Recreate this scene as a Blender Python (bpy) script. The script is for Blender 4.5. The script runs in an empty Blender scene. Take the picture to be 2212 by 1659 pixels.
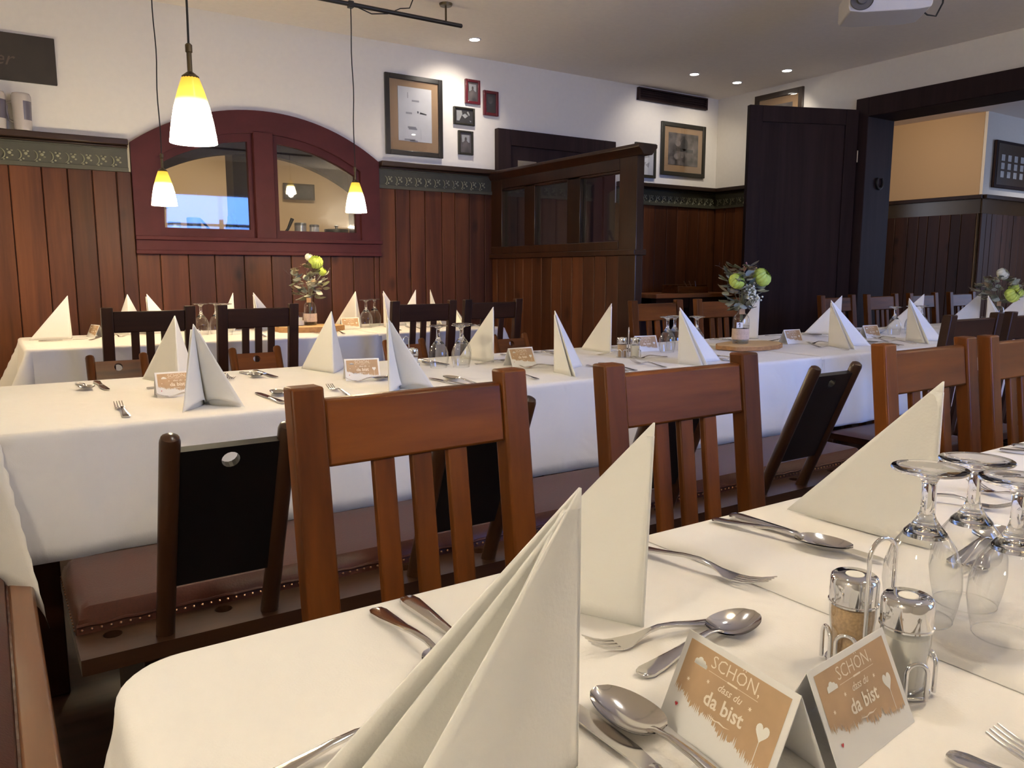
import bpy, bmesh, math, random
from math import sin, cos, pi, sqrt, radians, atan2, hypot
from mathutils import Vector, Matrix
random.seed(7)
SC = bpy.context.scene
COL = SC.collection

# ------------------------------------------------------------------ camera
cam_d = bpy.data.cameras.new('camera'); cam = bpy.data.objects.new('camera', cam_d); COL.objects.link(cam)
cam_d.sensor_width = 36.0; cam_d.lens = 36.0 * 1700.0 / 2212.0
cam_d.clip_start = 0.02; cam_d.clip_end = 60
PITCH = math.atan((829.5 - 587.0) / 1700.0)
_dx = Vector((3690.0 - 1106.0, 242.5, 1700.0)).normalized()      # world X seen in camera axes (right, up, forward)
_up = Vector((0, cos(PITCH), -sin(PITCH)))
_yy = -(_up.cross(_dx))
# rows: world axes in camera axes -> columns of the camera matrix are camera axes in world space
R = Vector((_dx.x, _yy.x, _up.x)); U = Vector((_dx.y, _yy.y, _up.y)); F = Vector((_dx.z, _yy.z, _up.z))
M = Matrix(((R.x, U.x, -F.x), (R.y, U.y, -F.y), (R.z, U.z, -F.z))).to_4x4()
M.translation = Vector((0, 0, 1.10))
cam.matrix_world = M
SC.camera = cam

# ------------------------------------------------------------------ world, exposure, large lights
w = bpy.data.worlds.new('daylight'); SC.world = w; w.use_nodes = True
w.node_tree.nodes['Background'].inputs[0].default_value = (0.45, 0.62, 1.0, 1)
w.node_tree.nodes['Background'].inputs[1].default_value = 2.0
SC.view_settings.view_transform = 'Standard'
try: SC.view_settings.look = 'None'
except Exception: pass
SC.view_settings.exposure = 0.53
SC.view_settings.gamma = 1.0
SC.view_settings.use_curve_mapping = False
SC.cycles.max_bounces = 9; SC.cycles.diffuse_bounces = 5; SC.cycles.use_adaptive_sampling = True; SC.cycles.adaptive_threshold = 0.025; SC.cycles.transparent_max_bounces = 16
SC.cycles.sample_clamp_indirect = 6.0

def light(name, typ, loc, energy, color, **k):
    d = bpy.data.lights.new(name, typ); d.energy = energy; d.color = color
    tgt = k.pop('target', None)
    for a, b in k.items(): setattr(d, a, b)
    o = bpy.data.objects.new(name, d); COL.objects.link(o); o.location = loc
    if tgt is not None:
        o.rotation_euler = (Vector(tgt) - Vector(loc)).to_track_quat('-Z', 'Y').to_euler()
    return o
# daylight entering by the window behind the camera
light('window_daylight', 'AREA', (2.95, -1.595, 1.55), 30, (0.10, 0.28, 1.0), shape='RECTANGLE', size=1.5, size_y=1.3, target=(3.05, 2.0, 0.55), spread=radians(95))
light('next_room_daylight', 'AREA', (10.6, 1.4, 1.6), 12, (0.5, 0.62, 1.0), shape='RECTANGLE', size=1.6, size_y=1.4, target=(8.0, 4.2, 1.6))

# ------------------------------------------------------------------ materials
def nm(name):
    m = bpy.data.materials.new(name); m.use_nodes = True
    nt = m.node_tree; b = nt.nodes['Principled BSDF']
    return m, nt, b
def simple(name, col, rough=0.5, metal=0.0, coat=0.0, bump=0.0, bscale=60.0, var=0.0, spec=0.5, sheen=0.0):
    m, nt, b = nm(name)
    b.inputs['Base Color'].default_value = (*col, 1); b.inputs['Roughness'].default_value = rough
    b.inputs['Metallic'].default_value = metal; b.inputs['Coat Weight'].default_value = coat
    b.inputs['Specular IOR Level'].default_value = spec
    if sheen: b.inputs['Sheen Weight'].default_value = sheen
    if bump or var:
        tc = nt.nodes.new('ShaderNodeTexCoord'); n = nt.nodes.new('ShaderNodeTexNoise')
        n.inputs['Scale'].default_value = bscale; n.inputs['Detail'].default_value = 4
        nt.links.new(tc.outputs['Object'], n.inputs['Vector'])
        if bump:
            bp = nt.nodes.new('ShaderNodeBump'); bp.inputs['Strength'].default_value = bump; bp.inputs['Distance'].default_value = 0.004
            nt.links.new(n.outputs['Fac'], bp.inputs['Height']); nt.links.new(bp.outputs['Normal'], b.inputs['Normal'])
        if var:
            r = nt.nodes.new('ShaderNodeValToRGB')
            r.color_ramp.elements[0].position = 0.3; r.color_ramp.elements[1].position = 0.7
            r.color_ramp.elements[0].color = (*[c * (1 - var) for c in col], 1); r.color_ramp.elements[1].color = (*[min(1, c * (1 + var)) for c in col], 1)
            nt.links.new(n.outputs['Fac'], r.inputs['Fac']); nt.links.new(r.outputs['Color'], b.inputs['Base Color'])
    return m
def wood(name, c1, c2, axis='Z', rough=0.35, coat=0.3, scale=9.0, knots=False, varr=0.35, stretch=0.06, spec=0.24):
    m, nt, b = nm(name)
    N = nt.nodes.new; L = nt.links.new
    tc = N('ShaderNodeTexCoord'); mp = N('ShaderNodeMapping'); oi = N('ShaderNodeObjectInfo')
    s = [1.0, 1.0, 1.0]; s['XYZ'.index(axis)] = stretch
    mp.inputs['Scale'].default_value = s
    ad = N('ShaderNodeVectorMath'); ad.operation = 'ADD'
    mu = N('ShaderNodeVectorMath'); mu.operation = 'SCALE'; mu.inputs[0].default_value = (7.3, 3.1, 5.7)
    L(oi.outputs['Random'], mu.inputs['Scale']); L(tc.outputs['Object'], ad.inputs[0]); L(mu.outputs[0], ad.inputs[1])
    L(ad.outputs[0], mp.inputs['Vector'])
    n = N('ShaderNodeTexNoise'); n.inputs['Scale'].default_value = scale; n.inputs['Detail'].default_value = 6; n.inputs['Distortion'].default_value = 1.2
    L(mp.outputs[0], n.inputs['Vector'])
    n2 = N('ShaderNodeTexNoise'); n2.inputs['Scale'].default_value = scale * 9; n2.inputs['Detail'].default_value = 3
    L(mp.outputs[0], n2.inputs['Vector'])
    mix = N('ShaderNodeMath'); mix.operation = 'MULTIPLY_ADD'; mix.inputs[1].default_value = 0.35
    L(n2.outputs['Fac'], mix.inputs[0]); L(n.outputs['Fac'], mix.inputs[2])
    r = N('ShaderNodeValToRGB'); r.color_ramp.elements[0].position = 0.42; r.color_ramp.elements[1].position = 0.92
    r.color_ramp.elements[0].color = (*c1, 1); r.color_ramp.elements[1].color = (*c2, 1)
    L(mix.outputs[0], r.inputs['Fac'])
    out = r.outputs['Color']
    if knots:
        v = N('ShaderNodeTexVoronoi'); v.inputs['Scale'].default_value = 4.2
        mp2 = N('ShaderNodeMapping'); s2 = [1, 1, 1]; s2['XYZ'.index(axis)] = 0.55; mp2.inputs['Scale'].default_value = s2
        L(ad.outputs[0], mp2.inputs['Vector']); L(mp2.outputs[0], v.inputs['Vector'])
        kr = N('ShaderNodeValToRGB'); kr.color_ramp.elements[0].position = 0.05; kr.color_ramp.elements[1].position = 0.16
        kr.color_ramp.elements[0].color = (0.25, 0.22, 0.2, 1); kr.color_ramp.elements[1].color = (1, 1, 1, 1)
        L(v.outputs['Distance'], kr.inputs['Fac'])
        km = N('ShaderNodeMix'); km.data_type = 'RGBA'; km.blend_type = 'MULTIPLY'; km.inputs[0].default_value = 0.85
        L(out, km.inputs[6]); L(kr.outputs['Color'], km.inputs[7]); out = km.outputs[2]
    hs = N('ShaderNodeHueSaturation')
    mr = N('ShaderNodeMapRange'); mr.inputs[3].default_value = 1 - varr; mr.inputs[4].default_value = 1 + varr
    L(oi.outputs['Random'], mr.inputs[0]); L(mr.outputs[0], hs.inputs['Value']); L(out, hs.inputs['Color'])
    L(hs.outputs[0], b.inputs['Base Color'])
    b.inputs['Roughness'].default_value = rough; b.inputs['Coat Weight'].default_value = coat; b.inputs['Coat Roughness'].default_value = 0.22
    b.inputs['Specular IOR Level'].default_value = spec
    bp = N('ShaderNodeBump'); bp.inputs['Strength'].default_value = 0.12; bp.inputs['Distance'].default_value = 0.002
    L(mix.outputs[0], bp.inputs['Height']); L(bp.outputs['Normal'], b.inputs['Normal'])
    return m
def thin_glass(name, tint=(1, 1, 1), refl=0.06):
    m = bpy.data.materials.new(name); m.use_nodes = True; nt = m.node_tree; nt.nodes.clear()
    N = nt.nodes.new; L = nt.links.new
    o = N('ShaderNodeOutputMaterial'); t = N('ShaderNodeBsdfTransparent'); g = N('ShaderNodeBsdfGlossy'); mx = N('ShaderNodeMixShader')
    lw = N('ShaderNodeLayerWeight'); lw.inputs['Blend'].default_value = 0.5
    mr = N('ShaderNodeMapRange'); mr.inputs[3].default_value = refl; mr.inputs[4].default_value = 0.85
    pw = N('ShaderNodeMath'); pw.operation = 'POWER'; pw.inputs[1].default_value = 2.1
    L(lw.outputs['Facing'], pw.inputs[0]); L(pw.outputs[0], mr.inputs[0])
    t.inputs['Color'].default_value = (*tint, 1); g.inputs['Roughness'].default_value = 0.02
    L(mr.outputs[0], mx.inputs['Fac']); L(t.outputs[0], mx.inputs[1]); L(g.outputs[0], mx.inputs[2]); L(mx.outputs[0], o.inputs['Surface'])
    return m
def emit(name, col, strength):
    m, nt, b = nm(name)
    b.inputs['Base Color'].default_value = (*col, 1)
    b.inputs['Emission Color'].default_value = (*col, 1); b.inputs['Emission Strength'].default_value = strength
    return m
def solid_glass(name, tint=(1, 1, 1), rough=0.0):
    m, nt, b = nm(name)
    b.inputs['Base Color'].default_value = (*tint, 1); b.inputs['Roughness'].default_value = rough
    b.inputs['Transmission Weight'].default_value = 1.0; b.inputs['IOR'].default_value = 1.5
    return m

PLASTER = simple('plaster', (0.74, 0.70, 0.635), 0.9, bump=0.04, bscale=30, var=0.015)
CEILP = simple('ceiling_paint', (0.86, 0.79, 0.71), 0.9, bump=0.06, bscale=30, var=0.02)
FLOORM = wood('floor_boards', (0.022, 0.010, 0.006), (0.045, 0.021, 0.012), 'X', 0.4, 0.1)
PLANK = wood('stained_planks', (0.046, 0.0125, 0.0045), (0.112, 0.036, 0.0110), 'Z', 0.5, 0.0, 7, True, 0.30)
PLANKM = wood('stained_planks_dark', (0.040, 0.012, 0.0055), (0.095, 0.031, 0.0125), 'Z', 0.42, 0.15, 7, True, 0.30)
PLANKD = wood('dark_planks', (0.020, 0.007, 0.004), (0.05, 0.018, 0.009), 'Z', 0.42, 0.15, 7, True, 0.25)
DARKW = wood('dark_stain', (0.019, 0.0110, 0.0118), (0.034, 0.0205, 0.0205), 'Z', 0.55, 0.0, 8, False, 0.1, spec=0.10)
RAILW = wood('dark_rail', (0.016, 0.008, 0.005), (0.035, 0.016, 0.009), 'X', 0.38, 0.2, 8, False, 0.1)
PARTW = wood('partition_wood', (0.014, 0.0055, 0.0028), (0.036, 0.0125, 0.0055), 'Z', 0.35, 0.3, 8, False, 0.25)
BURG = simple('burgundy_paint', (0.060, 0.0125, 0.0135), 0.6, coat=0.0, spec=0.2, var=0.12, bscale=9)
GREENP = simple('green_frieze_paint', (0.050, 0.047, 0.027), 0.55, var=0.08, bscale=20)
GREENO = simple('sage_relief_paint', (0.24, 0.235, 0.15), 0.45)
CHAIRZ = wood('chair_wood_upright', (0.042, 0.0105, 0.0022), (0.165, 0.050, 0.0085), 'Z', 0.40, 0.04, 6, False, 0.18, spec=0.14)
CHAIRX = wood('chair_wood_rail', (0.042, 0.0105, 0.0022), (0.165, 0.050, 0.0085), 'X', 0.36, 0.06, 6, False, 0.15, spec=0.16, stretch=0.12)
CHDZ = wood('chair_shaded_upright', (0.018, 0.0065, 0.0035), (0.045, 0.017, 0.0075), 'Z', 0.4, 0.05, 7, False, 0.15, spec=0.15)  # chair wood darkened for the unlit chairs: shade put into the colour
CHDX = wood('chair_shaded_rail', (0.017, 0.006, 0.0032), (0.040, 0.015, 0.0068), 'X', 0.4, 0.05, 7, False, 0.15, spec=0.15)
BENCHZ = wood('bench_wood', (0.022, 0.009, 0.005), (0.052, 0.021, 0.009), 'Z', 0.3, 0.35, 7, False, 0.12)
BENCHX = wood('bench_rail_wood', (0.022, 0.010, 0.0055), (0.052, 0.022, 0.011), 'X', 0.32, 0.15, 7, False, 0.1)
BENCHY = wood('bench_edge_wood', (0.110, 0.046, 0.020), (0.195, 0.084, 0.036), 'Y', 0.3, 0.4, 7, False, 0.05)
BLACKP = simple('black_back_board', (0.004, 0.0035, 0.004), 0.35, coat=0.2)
LEATHER = simple('oxblood_leather', (0.060, 0.0175, 0.010), 0.33, spec=0.22, coat=0.0, bump=0.10, bscale=240, var=0.12)
STUD = simple('antique_brass', (0.30, 0.16, 0.09), 0.28, metal=1.0)
CLOTH = simple('white_table_linen', (0.80, 0.775, 0.74), 0.85, bump=0.10, bscale=420, sheen=0.15)
def wrinkle(m, scale, strength, dist):
    nt = m.node_tree; b = nt.nodes['Principled BSDF']; tc = nt.nodes.new('ShaderNodeTexCoord'); n = nt.nodes.new('ShaderNodeTexNoise'); bp = nt.nodes.new('ShaderNodeBump')
    n.inputs['Scale'].default_value = scale; n.inputs['Detail'].default_value = 2; n.inputs['Distortion'].default_value = 1.5
    bp.inputs['Strength'].default_value = strength; bp.inputs['Distance'].default_value = dist
    old = b.inputs['Normal'].links[0].from_socket
    nt.links.new(tc.outputs['Object'], n.inputs['Vector']); nt.links.new(n.outputs['Fac'], bp.inputs['Height']); nt.links.new(old, bp.inputs['Normal']); nt.links.new(bp.outputs['Normal'], b.inputs['Normal'])
wrinkle(CLOTH, 5.0, 0.35, 0.02)
NAPK = simple('white_napkin', (0.83, 0.815, 0.765), 0.8, bump=0.10, bscale=300, sheen=0.15)
STEEL = simple('polished_steel', (0.72, 0.70, 0.68), 0.13, metal=1.0)
CHROME = simple('chrome', (0.80, 0.80, 0.81), 0.05, metal=1.0)
BLACKM = simple('black_metal', (0.012, 0.010, 0.009), 0.4)
CORD = simple('black_cord', (0.012, 0.010, 0.008), 0.7)
BRASSD = simple('dark_brass', (0.10, 0.075, 0.04), 0.4, metal=0.8)
WHITEP = simple('white_plastic', (0.66, 0.63, 0.60), 0.35)
GREYP = simple('grey_plastic', (0.12, 0.11, 0.10), 0.4)
BLACKG = simple('black_gloss', (0.006, 0.006, 0.007), 0.12)
PAPER = simple('white_card', (0.76, 0.75, 0.73), 0.6)
KRAFT = simple('kraft_print', (0.43, 0.285, 0.165), 0.6, var=0.10, bscale=35)
CREAM = simple('cream_ink', (0.80, 0.72, 0.60), 0.6)
INKW = simple('white_ink', (0.78, 0.77, 0.72), 0.6)
REDI = simple('red_ink', (0.45, 0.03, 0.04), 0.5)
MATT = simple('tan_mat', (0.40, 0.25, 0.135), 0.7)
GREYI = simple('grey_ink', (0.34, 0.33, 0.36), 0.8)
BLKI = simple('dark_ink', (0.05, 0.05, 0.055), 0.8)
PALEP = simple('pale_print', (0.66, 0.65, 0.67), 0.6, var=0.05, bscale=14)
PHOTO = simple('sepia_photo', (0.12, 0.10, 0.095), 0.5, var=0.9, bscale=13)
PHOTOL = simple('pale_photo', (0.42, 0.42, 0.42), 0.5, var=0.15, bscale=16)
PHOTOM = simple('mid_photo', (0.20, 0.17, 0.16), 0.5, var=0.5, bscale=22)
PHOTOD = simple('dark_photo', (0.045, 0.042, 0.044), 0.5, var=0.4, bscale=16)
LITTOP = wood('lit_top_wood', (0.26, 0.085, 0.025), (0.42, 0.16, 0.05), 'X', 0.35, 0.2, 7, False, 0.0)  # side table top: the orange light on it is put into the colour
FRAMEB = simple('black_frame', (0.010, 0.008, 0.007), 0.3, coat=0.3)
FRAMEO = simple('olive_black_frame', (0.018, 0.016, 0.010), 0.35)
FRAMER = simple('dark_red_frame', (0.10, 0.007, 0.013), 0.35, coat=0.3)
FRAMEW = simple('brown_frame', (0.030, 0.016, 0.008), 0.35, coat=0.3)
SLATE = simple('slate_board', (0.028, 0.021, 0.016), 0.7, var=0.15, bscale=8)
CHALK = simple('faded_chalk', (0.085, 0.060, 0.050), 0.8)
CERAM = simple('glazed_stoneware', (0.42, 0.38, 0.36), 0.18, coat=0.4)
CERAB = simple('blue_glaze', (0.10, 0.09, 0.12), 0.2, coat=0.4)
PLATE = simple('white_china', (0.72, 0.72, 0.72), 0.15, coat=0.5)
WALLO = simple('ochre_plaster', (0.50, 0.36, 0.22), 0.9, bump=0.08, bscale=40)
SUITE = simple('brushed_band', (0.15, 0.115, 0.085), 0.2, metal=0.9)
LEAFG = simple('grey_green_leaf', (0.15, 0.155, 0.095), 0.5, var=0.35, bscale=40)
LEAFS = simple('silver_leaf', (0.38, 0.40, 0.32), 0.55, var=0.2, bscale=50)
LEAFB = simple('bronze_leaf', (0.19, 0.14, 0.085), 0.5, var=0.3, bscale=40)
LIME = simple('lime_petal', (0.52, 0.64, 0.12), 0.5, var=0.15, bscale=60)
WPET = simple('white_petal', (0.70, 0.70, 0.58), 0.5)
PINK = simple('pink_berry', (0.42, 0.20, 0.17), 0.5)
TWIG = simple('twig', (0.05, 0.03, 0.025), 0.7)
CORKM = simple('cork_tag', (0.50, 0.30, 0.14), 0.8, var=0.1, bscale=50)
LACE = simple('lace_and_hessian', (0.58, 0.45, 0.36), 0.9, bump=0.4, bscale=160, var=0.12)
SLICE = wood('pale_wood_slice', (0.55, 0.36, 0.18), (0.70, 0.50, 0.28), 'X', 0.6, 0.0, 10, False, 0.05)
BARK = simple('bark_edge', (0.36, 0.19, 0.075), 0.8, bump=0.4, bscale=60, var=0.2)
WATER = thin_glass('pale_water', (0.75, 0.76, 0.70), 0.03)
GLASS = thin_glass('clear_thin_glass', (0.965, 0.97, 0.965), 0.05)
PANE = thin_glass('window_glass', (0.93, 0.94, 0.92), 0.05)
STEMG = solid_glass('clear_crystal')
SALTM = simple('salt', (0.78, 0.76, 0.71), 0.9)
PEPP = simple('ground_pepper', (0.46, 0.31, 0.17), 0.9, var=0.2, bscale=400)
GREENB = simple('green_bottle_glass', (0.05, 0.09, 0.02), 0.1, coat=0.5)
BLUEP = simple('blue_packet', (0.06, 0.12, 0.30), 0.5)
LAMPW = emit('spot_lens', (1.0, 0.95, 0.86), 30.0)

def shade_mat():
    m, nt, b = nm('amber_white_lamp_glass')
    N = nt.nodes.new; L = nt.links.new
    tc = N('ShaderNodeTexCoord'); sx = N('ShaderNodeSeparateXYZ'); mr = N('ShaderNodeMapRange')
    L(tc.outputs['Object'], sx.inputs[0]); L(sx.outputs['Z'], mr.inputs[0])
    mr.inputs[1].default_value = 0.0; mr.inputs[2].default_value = 0.168
    r = N('ShaderNodeValToRGB'); e = r.color_ramp.elements
    e[0].position = 0.0; e[0].color = (1.0, 0.90, 0.70, 1); e[1].position = 1.0; e[1].color = (0.80, 0.47, 0.045, 1)
    a = e.new(0.52); a.color = (1.0, 0.84, 0.50, 1); c = e.new(0.68); c.color = (0.92, 0.60, 0.08, 1)
    L(mr.outputs[0], r.inputs['Fac'])
    s = N('ShaderNodeValToRGB'); f = s.color_ramp.elements
    f[0].position = 0.0; f[0].color = (1, 1, 1, 1); f[1].position = 1.0; f[1].color = (0.0105, 0.0105, 0.0105, 1)
    g = f.new(0.45); g.color = (0.8, 0.8, 0.8, 1); h = f.new(0.70); h.color = (0.0165, 0.0165, 0.0165, 1); k = f.new(0.60); k.color = (0.10, 0.10, 0.10, 1)
    L(mr.outputs[0], s.inputs['Fac'])
    mu = N('ShaderNodeMath'); mu.operation = 'MULTIPLY'; mu.inputs[1].default_value = 66.0
    L(s.outputs['Color'], mu.inputs[0])
    L(r.outputs['Color'], b.inputs['Base Color']); L(r.outputs['Color'], b.inputs['Emission Color']); L(mu.outputs[0], b.inputs['Emission Strength'])
    b.inputs['Roughness'].default_value = 0.25
    return m
SHADE = shade_mat()

# ------------------------------------------------------------------ mesh helpers
class MB:
    def __init__(s): s.v = []; s.f = []
    def add(s, vs, fs):
        o = len(s.v); s.v += [tuple(p) for p in vs]; s.f += [tuple(i + o for i in f) for f in fs]
    def hexa(s, p):   # 8 points: bottom ring 0-3, top ring 4-7
        s.add(p, [(3, 2, 1, 0), (4, 5, 6, 7), (0, 1, 5, 4), (1, 2, 6, 5), (2, 3, 7, 6), (3, 0, 4, 7)])
    def box(s, x0, x1, y0, y1, z0, z1):
        s.hexa([(x0, y0, z0), (x1, y0, z0), (x1, y1, z0), (x0, y1, z0), (x0, y0, z1), (x1, y0, z1), (x1, y1, z1), (x0, y1, z1)])
    def bar(s, a, b, wx, wy):   # box swept from a (bottom) to b (top), axis-aligned section
        p = []
        for c in (a, b):
            p += [(c[0] - wx / 2, c[1] - wy / 2, c[2]), (c[0] + wx / 2, c[1] - wy / 2, c[2]), (c[0] + wx / 2, c[1] + wy / 2, c[2]), (c[0] - wx / 2, c[1] + wy / 2, c[2])]
        s.hexa(p)
    def prism(s, poly, fn, t0, t1):   # polygon (u,v), fn(u,v,t)->xyz
        n = len(poly); vs = [fn(u, v, t0) for u, v in poly] + [fn(u, v, t1) for u, v in poly]
        fs = [tuple(range(n - 1, -1, -1)), tuple(range(n, 2 * n))] + [(i, (i + 1) % n, n + (i + 1) % n, n + i) for i in range(n)]
        s.add(vs, fs)
    def lathe(s, prof, n=24, c=(0, 0, 0), cap=True):
        vs = []; fs = []
        for r, z in prof:
            for i in range(n):
                a = 2 * pi * i / n; vs.append((c[0] + r * cos(a), c[1] + r * sin(a), c[2] + z))
        for j in range(len(prof) - 1):
            for i in range(n):
                k = (i + 1) % n; fs.append((j * n + i, j * n + k, (j + 1) * n + k, (j + 1) * n + i))
        if cap:
            if prof[0][0] > 1e-5: fs.append(tuple(range(n - 1, -1, -1)))
            if prof[-1][0] > 1e-5: fs.append(tuple(range((len(prof) - 1) * n, len(prof) * n)))
        s.add(vs, fs)
    def tube(s, pts, r, n=8, closed=False):
        P = [Vector(p) for p in pts]; m = len(P); vs = []; fs = []
        T0 = (P[1] - P[0]).normalized(); up = Vector((0, 0, 1)) if abs(T0.z) < 0.9 else Vector((1, 0, 0))
        x = T0.cross(up).normalized()
        for i, p in enumerate(P):
            if closed: t = (P[(i + 1) % m] - P[i - 1]).normalized()
            else: t = (P[min(i + 1, m - 1)] - P[max(i - 1, 0)]).normalized()
            x = (x - t * x.dot(t)).normalized(); y = t.cross(x)
            rr = r[i] if isinstance(r, (list, tuple)) else r
            for k in range(n):
                a = 2 * pi * k / n; vs.append(p + x * (rr * cos(a)) + y * (rr * sin(a)))
        for i in range(m if closed else m - 1):
            j = (i + 1) % m
            for k in range(n):
                l = (k + 1) % n; fs.append((i * n + k, i * n + l, j * n + l, j * n + k))
        if not closed: fs += [tuple(range(n - 1, -1, -1)), tuple(range((m - 1) * n, m * n))]
        s.add(vs, fs)
    def grid(s, fn, nu, nv):
        vs = [fn(i / nu, j / nv) for j in range(nv + 1) for i in range(nu + 1)]
        fs = [(j * (nu + 1) + i, j * (nu + 1) + i + 1, (j + 1) * (nu + 1) + i + 1, (j + 1) * (nu + 1) + i) for j in range(nv) for i in range(nu)]
        s.add(vs, fs)
    def loft(s, secs, n=8):   # sections (y, z, width, thickness): rounded bars along Y
        vs = []; fs = []
        for (y, z, wd, th) in secs:
            for k in range(n):
                a = 2 * pi * (k + 0.5) / n; c, q = cos(a), sin(a)
                vs.append((wd / 2 * math.copysign(abs(c) ** 0.6, c), y, z + th / 2 * math.copysign(abs(q) ** 0.6, q)))
        m = len(secs)
        for j in range(m - 1):
            for k in range(n):
                l = (k + 1) % n; fs.append((j * n + k, (j + 1) * n + k, (j + 1) * n + l, j * n + l))
        fs += [tuple(range(n)), tuple(range(m * n - 1, (m - 1) * n - 1, -1))]
        s.add(vs, fs)
    def mesh(s, name, mat, smooth=35, weld=False):
        me = bpy.data.meshes.new(name); me.from_pydata(s.v, [], s.f)
        bm = bmesh.new(); bm.from_mesh(me)
        if weld: bmesh.ops.remove_doubles(bm, verts=bm.verts, dist=1e-5)
        bmesh.ops.recalc_face_normals(bm, faces=bm.faces); bm.to_mesh(me); bm.free()
        for m in (mat if isinstance(mat, (list, tuple)) else [mat]): me.materials.append(m)
        if smooth:
            for p in me.polygons: p.use_smooth = True
            me.set_sharp_from_angle(angle=radians(smooth))
        return me
    def build(s, name, mat, parent=None, bevel=0.0, smooth=35, solid=0.0, weld=False, loc=None):
        o = bpy.data.objects.new(name, s.mesh(name, mat, smooth, weld)); COL.objects.link(o)
        if parent is not None: o.parent = parent
        if loc: o.location = loc
        if solid:
            md = o.modifiers.new('solid', 'SOLIDIFY'); md.thickness = solid; md.offset = 0
        if bevel:
            md = o.modifiers.new('bevel', 'BEVEL'); md.width = bevel; md.segments = 2; md.limit_method = 'ANGLE'; md.angle_limit = radians(40)
        return o
def box(name, mat, x0, x1, y0, y1, z0, z1, parent=None, bevel=0.0):
    b = MB(); b.box(x0, x1, y0, y1, z0, z1); return b.build(name, mat, parent, bevel)
def empty(name, loc, rz=0.0):
    o = bpy.data.objects.new(name, None); COL.objects.link(o); o.location = loc; o.rotation_euler = (0, 0, rz); o.empty_display_size = 0.1
    return o
def tag(o, label, cat, group=None):
    o['label'] = label; o['category'] = cat
    if group: o['group'] = group
    return o
def struct(o): o['kind'] = 'structure'; return o
def stuff(o): o['kind'] = 'stuff'; return o
KIDS = {}
def copy_tree(o, parent=None):
    c = o.copy(); COL.objects.link(c)
    for k in ('label', 'category', 'group'):
        if k in c and parent is None: del c[k]
    if parent is not None: c.parent = parent
    for ch in list(o.children): copy_tree(ch, c)
    return c
def inst(me, name, parent, loc=(0, 0, 0), rot=(0, 0, 0), sc=None):
    o = bpy.data.objects.new(name, me); COL.objects.link(o); o.parent = parent; o.location = loc; o.rotation_euler = rot
    if sc: o.scale = sc
    return o
ORD = ['first', 'second', 'third', 'fourth', 'fifth', 'sixth', 'seventh', 'eighth', 'ninth', 'tenth']

# ------------------------------------------------------------------ room shell
H = 2.69; YB = 5.30; XR = 5.835
struct(box('floor', FLOORM, -1.1, 11.0, -1.7, 7.7, -0.1, 0.0))
struct(box('ceiling', CEILP, -1.1, 11.0, -1.7, 7.7, H, H + 0.1))
AX, AZ, AR = 1.575, 0.776, 1.345          # arch centre and radius (outer edge of the frame)
def arc_z(x, r=AR): return AZ + sqrt(max(0, r * r - (x - AX) ** 2))
wb = MB()
wb.box(-1.0, 0.80, YB, YB + 0.2, 0, H); wb.box(2.35, XR + 0.3, YB, YB + 0.2, 0, H); wb.box(0.80, 2.35, YB, YB + 0.2, 0, 1.25)
n = 24
for i in range(n):
    xa, xb = 0.80 + 1.55 * i / n, 0.80 + 1.55 * (i + 1) / n
    za, zb = arc_z(xa) - 0.02, arc_z(xb) - 0.02
    wb.hexa([(xa, YB, za), (xb, YB, zb), (xb, YB + 0.2, zb), (xa, YB + 0.2, za), (xa, YB, H), (xb, YB, H), (xb, YB + 0.2, H), (xa, YB + 0.2, H)])
wall_back = struct(wb.build('wall_back', PLASTER, smooth=0))
struct(box('wall_left', PLASTER, -1.1, -1.0, -1.5, YB + 0.2, 0, H))
wf = MB(); wf.box(-1.0, 2.15, -1.6, -1.5, 0, H); wf.box(3.75, 11, -1.6, -1.5, 0, H); wf.box(2.15, 3.75, -1.6, -1.5, 0, 0.85); wf.box(2.15, 3.75, -1.6, -1.5, 2.25, H)
struct(wf.build('wall_front', PLASTER, smooth=0))
w1 = struct(empty('window_2', (2.95, -1.54, 0.85)))
fr = MB()
for (a, b, c, d) in ((-0.8, -0.74, 0, 1.4), (0.74, 0.8, 0, 1.4), (-0.74, 0.74, 0, 0.06), (-0.74, 0.74, 1.34, 1.4), (-0.03, 0.03, 0.06, 1.34), (-0.74, -0.03, 0.9, 0.94), (0.03, 0.74, 0.9, 0.94)): fr.box(a, b, -0.03, 0.03, c, d)
fr.build('window_frame', WHITEP, w1); box('pane', PANE, -0.74, 0.74, -0.003, 0.003, 0.06, 1.34, w1)
wr = MB(); wr.box(XR, XR + 0.3, 3.765, YB, 0, H); wr.box(XR, XR + 0.3, 0.2, 3.765, 2.31, H); wr.box(XR, XR + 0.3, -1.5, 0.2, 0, H)
wall_right = struct(wr.build('wall_right', PLASTER, smooth=0))

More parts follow.
